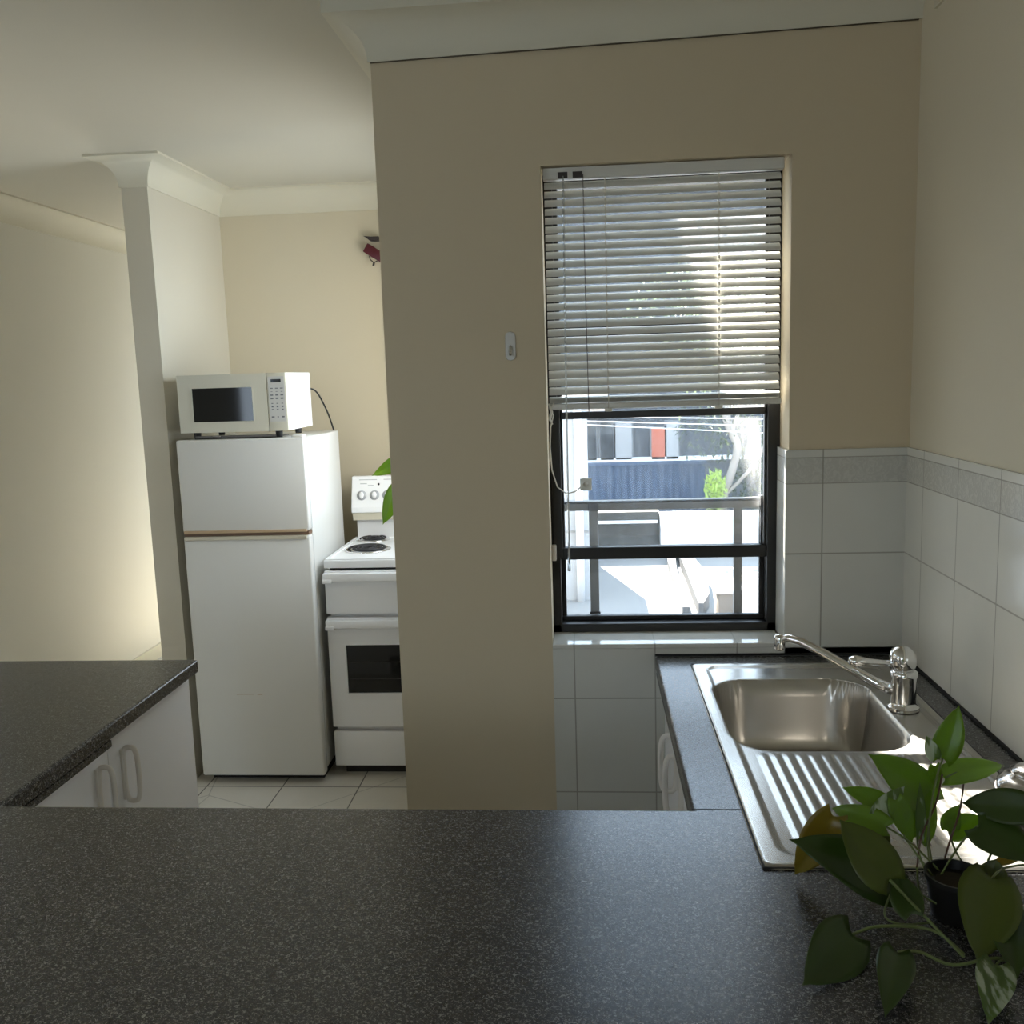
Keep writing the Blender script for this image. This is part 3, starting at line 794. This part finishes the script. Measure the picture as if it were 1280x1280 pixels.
# ------------------------------------------------------------------ fridge
FX0, FX1, FYF, FYB, FZ = -2.3358, -1.8322, 1.2263, 1.7512, 1.3899
fr = thing('fridge', ((FX0 + FX1) / 2, 1.49, 0), 'white two-door upright fridge with top freezer below the microwave', 'fridge')
q = MB(); q.box(FX0 + .004, FX1 - .004, FYF + .055, FYB, .045, FZ - .004, bev=.006); q.build('body', M_fridge, fr, smooth=40)
q = MB(); q.box(FX0 + .02, FX1 - .02, FYF + .06, FYB - .03, .0, .05); tag(q.build('plinth', M_rubber, fr), 'black recessed plinth')
ZS1 = 1.021
q = MB(); q.box(FX0, FX1, FYF, FYF + .045, ZS1 + .009, FZ, bev=.008); fd = q.build('freezer_door', M_fridge, fr, smooth=40)
q = MB(); q.box(FX0, FX1, FYF, FYF + .045, .034, ZS1 - .009, bev=.008); md_ = q.build('fridge_door', M_fridge, fr, smooth=40)
q = MB(); q.box(FX0 + .008, FX1 - .004, FYF + .045, FYF + .0555, .04, ZS1 - .012); q.box(FX0 + .008, FX1 - .004, FYF + .045, FYF + .0555, ZS1 + .012, FZ - .006); tag(q.build('door_gasket', mat('grey_gasket', (.35, .36, .35, 1), .6), fr), 'grey door gasket')
# tan handle trims along the split, with scooped finger grip
def trim(z0, z1, par, up):
    q = MB()
    pts = []
    xa, xb = FX0 + .006, FX1 - .010
    poly = [(xa, z0), (xb, z0), (xb, z1), (xa, z1)]
    q.prism(poly, FYF - .006, FYF + .02, 'y')
    o = q.build('handle_trim', M_tan if up else M_cream, par); bevel(o, .002)
    return tag(o, 'tan plastic handle strip' if up else 'cream plastic handle strip')
trim(ZS1 + .0055, ZS1 + .0165, fd, True)
trim(ZS1 - .022, ZS1 - .0075, md_, False)
q = MB(); q.prism([(FX0 + .004, ZS1 - .0065), (FX1 - .004, ZS1 - .0065), (FX1 - .004, ZS1 + .0065), (FX0 + .3, ZS1 + .004), (FX0 + .24, ZS1 + .011), (FX0 + .17, ZS1 + .006), (FX0 + .004, ZS1 + .006)], FYF + .004, FYF + .05, 'y')  # brown strip filling the split between the doors
tag(q.build('grip_recess', mat('grip_brown', (.18, .11, .07, 1), .6), fr), 'brown recess strip between the doors')
q = MB(); q.box(FX1 - .05, FX1 - .006, FYF + .008, FYF + .05, FZ, FZ + .010, bev=.003); q.build('hinge_cover', M_fridge, fr, smooth=40)
q = MB(); q.box(FX0 + .26, FX0 + .285, FYF + .10, FYF + .12, 0, .0)if False else None
q.bm.free()
# small scuff lines on the big door
q = MB(); q.box(-2.17, -2.10, FYF - .0006, FYF + .001, .3745, .3765); q.box(-2.085, -2.065, FYF - .0006, FYF + .001, .3735, .3760)
tag(q.build('scuff_mark', M_tan, md_), 'faint tan scuff line')

# ------------------------------------------------------------------ microwave
MX0, MX1, MYF, MYB, MZ0, MZ1 = -2.318, -1.893, 1.24, 1.565, 1.4165, 1.636
mw = thing('microwave', ((MX0 + MX1) / 2, 1.4, 1.39), 'cream-white microwave oven with dark door window on top of the fridge', 'microwave')
q = MB(); q.box(MX0, MX1, MYF + .012, MYB, MZ0, MZ1, bev=.004); q.build('casing', M_white_app, mw, smooth=40)
xd = -1.967
q = MB(); wx0, wx1, wz0, wz1 = -2.262, -2.026, 1.457, 1.585
q.box(MX0, wx0, MYF, MYF + .014, MZ0, MZ1); q.box(wx1, xd - .001, MYF, MYF + .014, MZ0, MZ1)
q.box(wx0, wx1, MYF, MYF + .014, MZ0, wz0); q.box(wx0, wx1, MYF, MYF + .014, wz1, MZ1)
dr_ = q.build('door', M_mwave, mw)
q = MB(); q.box(wx0, wx1, MYF + .004, MYF + .010, wz0, wz1); q.build('door_window', M_darkglass, dr_)
q = MB(); t_ = .004
q.box(wx0 - t_, wx0, MYF - .002, MYF + .003, wz0 - t_, wz1 + t_); q.box(wx1, wx1 + t_, MYF - .002, MYF + .003, wz0 - t_, wz1 + t_)
q.box(wx0, wx1, MYF - .002, MYF + .003, wz0 - t_, wz0); q.box(wx0, wx1, MYF - .002, MYF + .003, wz1, wz1 + t_)
q.build('window_bezel', M_mwave, dr_)
q = MB(); q.box(xd + .001, MX1, MYF, MYF + .014, MZ0, MZ1, bev=.0015); pn = q.build('control_panel', M_mwave, mw, smooth=40)
q = MB(); q.box(xd + .006, MX1 - .006, MYF - .0008, MYF + .001, 1.452, 1.622); kp = q.build('keypad', M_mwpanel, pn)
q = MB(); q.box(xd + .017, MX1 - .018, MYF - .0016, MYF, 1.600, 1.612); q.build('display', M_darkglass, pn)
q = MB()
for r, (z, h) in enumerate([(1.5775, .0035), (1.565, .0018), (1.552, .0045), (1.5395, .0055), (1.5205, .003), (1.5085, .0055), (1.4975, .004), (1.4695, .005)]):
    for c in range(3):
        x = xd + .018 + c * .0195
        ww = .011 if r in (0, 2, 3, 7) else .007
        if r == 7 and c == 1: ww = .005
        q = MB(); q.box(x - ww / 2, x + ww / 2, MYF - .0014, MYF - .0006, z - h / 2, z + h / 2); q.build('key', M_key, pn)
q = MB(); q.box(MX1 - .0005, MX1 + .0015, MYF + .06, MYB - .04, 1.595, 1.602); q.box(MX1 - .0005, MX1 + .0012, MYF + .05, MYF + .054, 1.45, 1.60)
q.build('side_seam', M_white_app, mw)
for x, y in ((MX0 + .05, MYF + .04), (MX1 - .05, MYF + .04), (MX0 + .05, MYB - .04), (MX1 - .05, MYB - .04)):
    q = MB(); q.lathe([(0, 0), (.012, 0), (.014, .0265), (0, .0265)], (x, y, FZ + .0003), 16); q.build('foot', M_rubber, mw)
q = MB(); q.tube(smooth_path([(MX1 - .03, MYB - .005, 1.575), (-1.885, 1.60, 1.56), (-1.868, 1.66, 1.50), (-1.857, 1.72, 1.42), (-1.857, 1.775, 1.33), (-1.86, 1.80, 1.1)]), .0035, 8); q.build('power_cord', M_rubber, mw)
# tray / foil-like dish under it
M_tray = mat('dull_metal', (.16, .15, .14, 1), .5, metal=.6)
tr_ = thing('metal_tray', (-2.15, 1.36, FZ), 'thin dull metal tray lying under the microwave on the fridge top', 'tray')
q = MB(); q.box(-2.27, -1.95, 1.262, 1.42, FZ + .0005, FZ + .004); q.box(-2.27, -1.95, 1.262, 1.266, FZ + .0005, FZ + .012); q.build('pan', M_tray, tr_)
q = MB(); q.tube([(-2.20, 1.264, FZ + .008), (-2.195, 1.25, FZ + .012), (-2.17, 1.25, FZ + .012), (-2.165, 1.264, FZ + .008)], .0022, 6); q.build('handle', M_kettle, tr_)

# ------------------------------------------------------------------ stove
SX, SXR, SYF, SYB, SZ = -1.8058, -1.262, 1.2976, 1.84, .9025
st = thing('stove', ((SX + SXR) / 2, 1.56, 0), 'white upright electric stove with coil hotplates and rear control console', 'stove')
q = MB(); q.box(SX + .008, SXR - .008, SYF + .03, SYB, .04, .858); q.build('body', M_white_app, st)
q = MB(); q.box(SX + .03, SXR - .03, SYF + .05, SYB - .03, 0, .04); q.build('plinth', M_rubber, st)
q = MB(); q.box(SX, SXR, SYF, SYB - .02, .866, SZ - .004, bev=.004); q.cells([SX + .004, SX + .02, SXR - .02, SXR - .004], [SYF + .004, SYF + .02, SYB - .06, SYB - .024], SZ - .006, SZ, skip=[(1, 1)])
ht = q.build('hob', M_white_app, st, smooth=40)
q = MB(); q.box(SX + .02, SXR - .02, SYF + .02, SYB - .03, .856, .868); tag(q.build('shadow_gap', M_seal, st), 'black gap under the hob')
def panel(name, z0, z1, strip=True, hole=None):
    q = MB()
    if hole:
        hx0, hx1, hz0, hz1 = hole
        q.box(SX, hx0, SYF, SYF + .028, z0, z1); q.box(hx1, SXR, SYF, SYF + .028, z0, z1); q.box(hx0, hx1, SYF, SYF + .028, z0, hz0); q.box(hx0, hx1, SYF, SYF + .028, hz1, z1)
    else: q.box(SX, SXR, SYF, SYF + .028, z0, z1, bev=.003)
    o = q.build(name, M_white_app, st, smooth=40)
    if strip:
        q = MB(); q.box(SX - .002, SXR + .002, SYF - .022, SYF - .001, z1 - .040, z1 - .006, bev=.004); q.box(SX - .003, SX + .034, SYF - .024, SYF - .001, z1 - .046, z1 - .030, bev=.002)
        q.build('handle', M_white_app, o, smooth=40)
    return o
panel('grill_door', .680, .855)
od = panel('oven_door', .213, .665, hole=(-1.735, -1.335, .354, .553))
q = MB(); q.box(-1.735, -1.335, SYF + .006, SYF + .012, .354, .553); q.build('door_window', M_darkglass, od)
q = MB(); t_ = .005
q.box(-1.735 - t_, -1.735, SYF - .002, SYF + .004, .349, .558); q.box(-1.335, -1.335 + t_, SYF - .002, SYF + .004, .349, .558); q.box(-1.735, -1.335, SYF - .002, SYF + .004, .349, .354); q.box(-1.735, -1.335, SYF - .002, SYF + .004, .553, .558)
q.build('window_bezel', M_white_app, od)
q = MB()
for z in (.41, .48): q.box(-1.725, -1.345, SYF + .0035, SYF + .0055, z, z + .002)
q.build('oven_rack', mat('rack_wire', (.10, .095, .09, 1), .4, metal=.8), od)
panel('warming_drawer', .047, .192, strip=False)
# hotplates
def hotplate(x, y, r):
    q = MB(); q.lathe([(r * 1.13, .0), (r * 1.15, .004), (r * 1.08, .0055), (r * .98, .0), (r * .5, -.002), (0, -.002)], (x, y, SZ - .0035), 40)
    h = q.build('hotplate', M_chrome, st)
    q = MB(); P = []
    turns = 3.6
    for k in range(int(turns * 32)):
        a = k / 32 * 2 * math.pi; rr = r * (.18 + .78 * k / (turns * 32)); P.append((x + rr * math.cos(a), y + rr * math.sin(a), SZ + .0052))
    q.tube(P, r * .062, 8); q.build('coil', M_coil, h)
hotplate(-1.675, 1.512, .083); hotplate(-1.705, 1.752, .062); hotplate(-1.395, 1.500, .075); hotplate(-1.395, 1.740, .075)
# console
q = MB(); q.box(SX + .018, SXR - .018, 1.80, SYB, SZ - .01, 1.02); q.build('splashback', M_white_app, st)
q = MB(); q.prism([(1.765, 1.017), (SYB + .005, 1.017), (SYB + .005, 1.175), (1.81, 1.175), (1.768, 1.042)], SX + .002, SXR, 'x')
cs = q.build('console', M_white_app, st); bevel(cs, .004)
q = MB(); q.box(SX + .008, SXR - .006, 1.772, SYB, .985, 1.017); q.build('console_ledge', M_cream, cs)
ndir = Vector((0, -.133, .042)).normalized()
rot = Matrix.Rotation(math.radians(90 - 17.5), 4, 'X')
for i, x in enumerate((-1.757, -1.700, -1.643, -1.586, -1.529, -1.472)):
    zc_ = 1.093; yc_ = 1.768 + (zc_ - 1.042) / .133 * .042
    Mx = Matrix.Translation((x, yc_, zc_)) @ rot
    q = MB(); q.lathe([(0, .003), (.021, .003), (.022, 0)], (0, 0, 0), 28, M=Mx); k_ = q.build('knob', mat('knob_skirt', (.42, .43, .44, 1), .3) if i == 0 else D.materials['knob_skirt'], cs)
    q = MB(); q.lathe([(0, .016), (.010, .016), (.0125, .003)], (0, 0, 0), 20, M=Mx @ Matrix.Diagonal((.8, 1.25, 1, 1))); q.build('grip', M_white_app, k_)
q = MB(); Mx = Matrix.Translation((-1.682, 1.768 + (1.137 - 1.042) / .133 * .042, 1.140)) @ rot
q.lathe([(0, .004), (.004, .004), (.005, 0)], (0, 0, 0), 14, M=Mx); tag(q.build('indicator_button', M_blackp, cs), 'tiny black button')
q = MB(); yy = 1.768 + (1.155 - 1.042) / .133 * .042
for x0, x1, z in ((-1.77, -1.69, 1.160), (-1.765, -1.735, 1.143), (-1.73, -1.705, 1.135), (-1.66, -1.56, 1.160)):
    y_ = 1.768 + (z - 1.042) / .133 * .042
    q.box(x0, x1, y_ - .0008, y_ + .002, z - .0015, z + .0015)
q.build('printed_line', mat('faint_print', (.45, .46, .46, 1), .5), cs)

# ------------------------------------------------------------------ red ornament on the rear alcove wall
rd = thing('hanging_ornament', (-1.67, 1.95, 2.15), 'dark red tilted box-shaped ornament with a wire loop high on the rear wall', 'ornament')
Mr = Matrix.Translation((-1.678, 1.94, 2.150)) @ Matrix.Rotation(math.radians(33), 4, 'Y')
q = MB(); q.box(-.045, .055, -.02, .033, -.021, .021, bev=.004, M=Mr); q.build('box', M_red, rd, smooth=40)
q = MB()
def W(x, y, z): return tuple(Mr @ Vector((x, y, z)))
q.tube([W(-.012, -.01, -.022), W(0, -.012, -.034), W(.02, -.012, -.037), W(.03, -.01, -.022)], .0025, 7); q.tube([W(.02, -.012, -.036), W(.025, -.012, -.05)], .005, 7)
q.build('loop', M_dark, rd)
bk = thing('wall_bracket', (-1.69, 1.95, 2.215), 'small dark metal bracket above the red ornament', 'bracket')
q = MB(); q.prism([(-1.724, 2.224), (-1.690, 2.220), (-1.655, 2.220), (-1.645, 2.205), (-1.68, 2.201), (-1.697, 2.204), (-1.712, 2.217)], 1.93, 1.975, 'y'); q.build('arm', M_dark, bk)

# ------------------------------------------------------------------ outside the window
XE = XA + .14
q = MB(); q.box(XH - 1.6, XH - 1.5, -4.6, 3.0, -3, 2.3); struct(q.build('wall_light_screen', paint('light_screen_grey', (.16, .16, .155, 1))))  # unseen screen wall added to dim daylight entering from the left
q = MB(); q.box(XH - 1.5, XH - .151, -2.5, 1.5, -.14, -.01); struct(q.build('floor_light_screen', D.materials['light_screen_grey']))  # unseen dark slab added to cut ground bounce onto the ceiling
q = MB(); q.box(XH - 1.6, XH - .151, -3.2, 2.6, CEIL + .02, CEIL + .12); struct(q.build('ceiling_light_screen', D.materials['light_screen_grey']))  # unseen roof added to block sun and high sky on the left
q = MB(); q.box(XH - .15, CX0, 3.9, 5.6, 2.32, 2.46); struct(q.build('hall_sun_blocker', M_ext))  # unseen overhang added to keep direct sun out of the hall
# own building wing: casts the slanting shade edge over the blind
q = MB(); q.box(XE, XE + .02, .25, AY0, -3, 3.93); q.box(XE, XE + .02, AY1, 4.6, -3, 3.93); q.box(XE, XE + .02, AY0, AY1, -3, AZ0); q.box(XE, XE + .02, AY0, AY1, AZ1, 3.93)
struct(q.build('wall_exterior_wing', M_ext))
q = MB(); q.box(XE, 1.2, .25, .64, CEIL + .02, CEIL + .14); struct(q.build('trim_9', M_ext))

M_conc = paint('sunlit_concrete', (.55, .54, .51, 1), var=.12, bscale=20)
M_grnd = paint('courtyard_paving', (.27, .265, .255, 1), var=.1, bscale=10)
q = MB(); q.box(-30, 40, 8.3, 70, -3.6, -3.5); q.box(-1.1, 6, 2.2, 8.3, -.6, -.42); q.box(-30, 40, .25, 8.3, -3.6, -3.5); struct(q.build('ground', M_grnd))
M_facade = paint('grey_cladding', (.075, .083, .095, 1), var=.2)
hs = thing('neighbouring_house', (1.5, 15, -3.5), 'dark grey clad two-storey house across the yard behind power lines', 'house')
q = MB(); q.box(-6, 9, 14, 20, -3.5, 4.5); hsw = q.build('wall', M_facade, hs)
q = MB(); q.prism([(13.6, 4.5), (20.4, 4.5), (17, 5.6)], -6.4, 9.4, 'x'); q.build('roof', paint('roof_dark', (.08, .08, .085, 1)), hs)
q = MB(); q.box(-6, 9, 13.93, 14.0, .06, .13); tag(q.build('white_ledge', M_ext, hs), 'pale ledge line')
M_winw = mat('pale_window', (.32, .32, .32, 1), .3); M_wino = mat('orange_blind', (.42, .10, .05, 1), .5)
M_wind = mat('dim_window', (.05, .055, .06, 1), .1); M_frw = mat('window_frame_pale', (.14, .15, .16, 1), .4)
for x0, x1, z0, z1, mm, lb in ((-.55, -.33, .10, .74, M_wind, None), (-.29, -.02, .10, .72, M_winw, None), (.32, .54, .09, .62, M_wino, 'window with orange blind'), (.57, .77, .09, .72, M_winw, 'window with white blind'), (-1.0, -.62, .10, .72, M_wind, None), (2.3, 2.7, .1, .72, M_wind, None)):
    q = MB(); q.box(x0 - .03, x1 + .03, 13.95, 14.0, z0 - .03, z1 + .03); w_ = q.build('window', M_frw, hs)
    if lb: w_['label'] = lb
    q = MB(); q.box(x0, x1, 13.93, 13.95, z0, z1); q.build('pane', mm, w_)
# pale render panel top-left below blind
q = MB(); q.box(-6, -.42, 13.4, 13.9, .93, 1.3); q.build('eave_beam', paint('tan_eave', (.50, .40, .32, 1)), hs)
M_blue = paint('blue_fence_paint', (.045, .075, .13, 1), var=.15)
fn = thing('fence', (0, 11, -3.5), 'tall blue corrugated fence in front of the dark house', 'fence')
q = MB()
x = -4.0
poly = []
n = 240
for k in range(n + 1):
    xx = -4 + 4.86 * k / n; poly.append((xx, 11 + .012 * math.sin(xx * 60)))
for k in range(n, -1, -1): xx = -4 + 4.86 * k / n; poly.append((xx, 11.03 + .012 * math.sin(xx * 60)))
q.prism(poly, -3.5, .29, 'z'); q.build('fence_panel', M_blue, fn)
q = MB(); q.box(-4, .88, 10.96, 11.06, .29, .33); q.build('capping', M_blue, fn)
# hedge and street side low wall
q = MB(); q.box(-3.0, .0, 8.0, 8.3, -.42, .07); tag(q.build('garden_wall', paint('mottled_wall', (.09, .09, .08, 1), var=.5, bscale=8)), 'shaded grey garden wall with a pale coping line across the yard', 'wall')  # strongly mottled dark grey
q = MB(); q.box(-3.0, -.02, 7.93, 8.0, -.045, -.02); tag(q.build('wall_rail', M_ext), 'thin white rail along the shaded garden wall', 'rail')
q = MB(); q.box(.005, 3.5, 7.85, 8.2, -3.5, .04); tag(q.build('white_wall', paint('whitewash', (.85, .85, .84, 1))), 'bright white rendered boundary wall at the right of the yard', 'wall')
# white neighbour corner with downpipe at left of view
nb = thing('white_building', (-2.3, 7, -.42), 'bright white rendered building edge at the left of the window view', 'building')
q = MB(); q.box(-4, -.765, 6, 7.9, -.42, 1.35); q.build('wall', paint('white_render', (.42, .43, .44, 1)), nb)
q = MB(); q.tube([(-.845, 5.95, -.42), (-.845, 5.95, 1.3)], .035, 12); q.build('downpipe', M_ext, nb)
q = MB()
q.box(-.98, -.765, 5.96, 6.0, .2, .212); q.build('course_line', M_grey, nb)
# shed roof / corrugated lower left, path walls
pathm = paint('grey_paving', (.11, .115, .12, 1), var=.2)
pw = MB()
pw.prism([(.095, 7.9), (.03, 7.3), (-.01, 5.35), (.05, 5.35), (.085, 6.9), (.15, 7.9)], -.42, -.33, 'z'); pw.build('path_kerb', pathm)
tag(D.objects['path_kerb'], 'low grey kerb running diagonally across the bright terrace', 'kerb')
pw = MB(); pw.prism([(.17, 7.9), (.27, 7.9), (.33, 6.5), (.25, 5.7), (.16, 5.35), (.12, 5.35), (.15, 6.6)], -.42, -.30, 'z'); tag(pw.build('path_kerb', pathm), 'shorter grey kerb nearest the utility cabinet on the bright terrace', 'kerb')
ac = thing('utility_box', (.36, 5.35, -.42), 'brown-grey utility cabinet with a pale cap standing on the bright terrace', 'cabinet')
q = MB(); q.box(.27, .46, 5.25, 5.45, -.42, -.20, bev=.008); q.build('cabinet_body', paint('utility_brown', (.16, .14, .12, 1)), ac, smooth=40)
q = MB(); q.box(.25, .48, 5.23, 5.47, -.20, -.17, bev=.008); q.build('cap', M_ext, ac, smooth=40)
# power lines
for k, (za, zb) in enumerate(((1.096, 1.018), (1.044, .941), (1.001, .864))):
    q = MB(); dx = (zb - za) / 1.905
    q.tube([(-6, 8.6, za + dx * (-6 + .771) + .0), (-.771, 8.6 - .0, za), (1.134, 8.6, zb), (8, 8.6, zb + dx * 6.8)], .006, 6)
    tag(q.build('power_line', M_ext), ['highest white power line crossing the window view', 'middle white power line crossing the window view', 'lowest white power line of the three in the window view'][k], 'cable', 'power lines across the yard')
# tree
tr = thing('gum_tree', (.92, 9.5, -3.5), 'pale-trunked tree with loose foliage at the right of the window view', 'tree')
M_bark = paint('pale_bark', (.36, .33, .30, 1), var=.3, bscale=14)
q = MB(); q.tube(smooth_path([(.75, 9.5, -3.5), (.82, 9.5, -1.5), (.90, 9.5, -.05), (.97, 9.5, .22), (1.07, 9.5, .6), (1.0, 9.5, .82), (.93, 9.5, 1.06), (.86, 9.6, 2.0), (.7, 9.6, 3.0)]), .05, 10, radii=None); q.tube(smooth_path([(.93, 9.5, .05), (1.12, 9.45, .25), (1.3, 9.4, .5), (1.6, 9.4, 1.1)]), .022, 8); q.tube(smooth_path([(1.0, 9.5, .8), (1.15, 9.55, 1.2), (1.5, 9.6, 2.0)]), .02, 8)
q.build('trunk', M_bark, tr)
def foliage(n, cx_, cy_, cz_, rx, ry, rz, m, size, seed):
    rnd = random.Random(seed); q = MB()
    for _ in range(n):
        while True:
            u = Vector((rnd.uniform(-1, 1), rnd.uniform(-1, 1), rnd.uniform(-1, 1)))
            if u.length < 1: break
        c = Vector((cx_ + u.x * rx, cy_ + u.y * ry, cz_ + u.z * rz))
        R_ = Matrix.Rotation(rnd.uniform(0, 6.28), 3, 'Z') @ Matrix.Rotation(rnd.uniform(-1.2, 1.2), 3, 'X')
        s = size * rnd.uniform(.6, 1.3)
        P = [R_ @ Vector(p) * s + c for p in ((0, -1, 0), (.32, 0, .08), (0, 1, 0), (-.32, 0, .08))]
        q.bm.faces.new([q.bm.verts.new(p) for p in P])
    return q.build('foliage', m, tr)
def simpleleaf(name, c, t):
    m = mat(name, c, .5); translucent(m, t, .4); return m
M_f1 = simpleleaf('foliage_grey_green', (.09, .115, .085, 1), (.13, .17, .09, 1)); M_f2 = simpleleaf('foliage_yellow_green', (.30, .42, .10, 1), (.6, .75, .2, 1))
foliage(1500, 1.25, 9.9, .95, .95, .6, .8, M_f1, .05, 3)
foliage(420, .78, 9.3, .12, .14, .25, .28, M_f2, .045, 4)
foliage(900, 1.5, 9.9, .1, .5, .4, .5, M_f1, .05, 5)
foliage(2500, 1.1, 9.9, 2.3, 1.4, .9, .7, M_f1, .06, 6)

# ------------------------------------------------------------------ light
w = D.worlds.new('World'); SC.world = w; w.use_nodes = True
bg = w.node_tree.nodes['Background']
bg.inputs[0].default_value = (.62, .80, 1.0, 1); bg.inputs[1].default_value = 5.0
def sun():
    l = D.lights.new('sun', 'SUN'); l.energy = 60; l.angle = math.radians(.55); l.color = (1, .95, .86)
    o = D.objects.new('sun', l); COL.objects.link(o)
    d = Vector((.26, -1, -.924)).normalized()
    o.rotation_euler = d.to_track_quat('-Z', 'Y').to_euler(); o.location = (-2, 6, 6)
sun()
def area(name, loc, d, sx, sy, power, col=(1, 1, 1)):
    l = D.lights.new(name, 'AREA'); l.shape = 'RECTANGLE'; l.size = sx; l.size_y = sy; l.energy = power; l.color = col
    o = D.objects.new(name, l); COL.objects.link(o); o.location = loc
    o.rotation_euler = Vector(d).to_track_quat('-Z', 'Z').to_euler()
    return o
SKY = (.80, .92, 1.0)
area('alcove_window_daylight', (XE + .03, (AY0 + AY1) / 2, (AZ0 + AZ1) / 2), (-1, 0, -.05), .9, .9, 10, (.90, .95, 1))
area('hall_window_daylight', ((XH + CX0) / 2, 3.88, 1.3), (0, -1, 0), .65, 1.85, 3, (.92, .97, 1))
area('living_room_daylight_fill', (XH - .1, -.375, 1.05), (1, 0, .0), 1.45, 1.9, 5.0, (1, .91, .77))
area('living_room_daylight_fill', (XH - .1, -2.72, 1.05), (1, .05, .0), 1.1, 1.9, 7.5, (1, .91, .78))  # added fill through an unseen second opening, brightens the right wall
area('rear_fill_light', (-1.9, YR - .1, 1.62), (.25, 1, 0), .95, .8, 3.5, (1, .90, .74))  # added fill through an unseen rear opening, lifts the window wall

# ------------------------------------------------------------------ camera
yaw, pitch, roll = -.0829, -.1446, -.0317
F = Vector((math.sin(yaw) * math.cos(pitch), math.cos(yaw) * math.cos(pitch), math.sin(pitch)))
R0 = Vector((math.cos(yaw), -math.sin(yaw), 0)); U0 = R0.cross(F)
Rv = R0 * math.cos(roll) + U0 * math.sin(roll); Uv = -R0 * math.sin(roll) + U0 * math.cos(roll)
cam = D.cameras.new('camera'); co = D.objects.new('camera', cam); COL.objects.link(co)
cam.sensor_width = 36; cam.lens = 1181.48 / 1280 * 36; cam.clip_start = .02; cam.clip_end = 300
Mc = Matrix((Rv, Uv, -F)).transposed().to_4x4(); Mc.translation = Vector((-.7545, -2.2944, 1.6017))
co.matrix_world = Mc
SC.camera = co
vs = SC.view_settings
vs.view_transform = 'Standard'; vs.look = 'None'; vs.gamma = 1; vs.exposure = 0.0
vs.use_curve_mapping = False
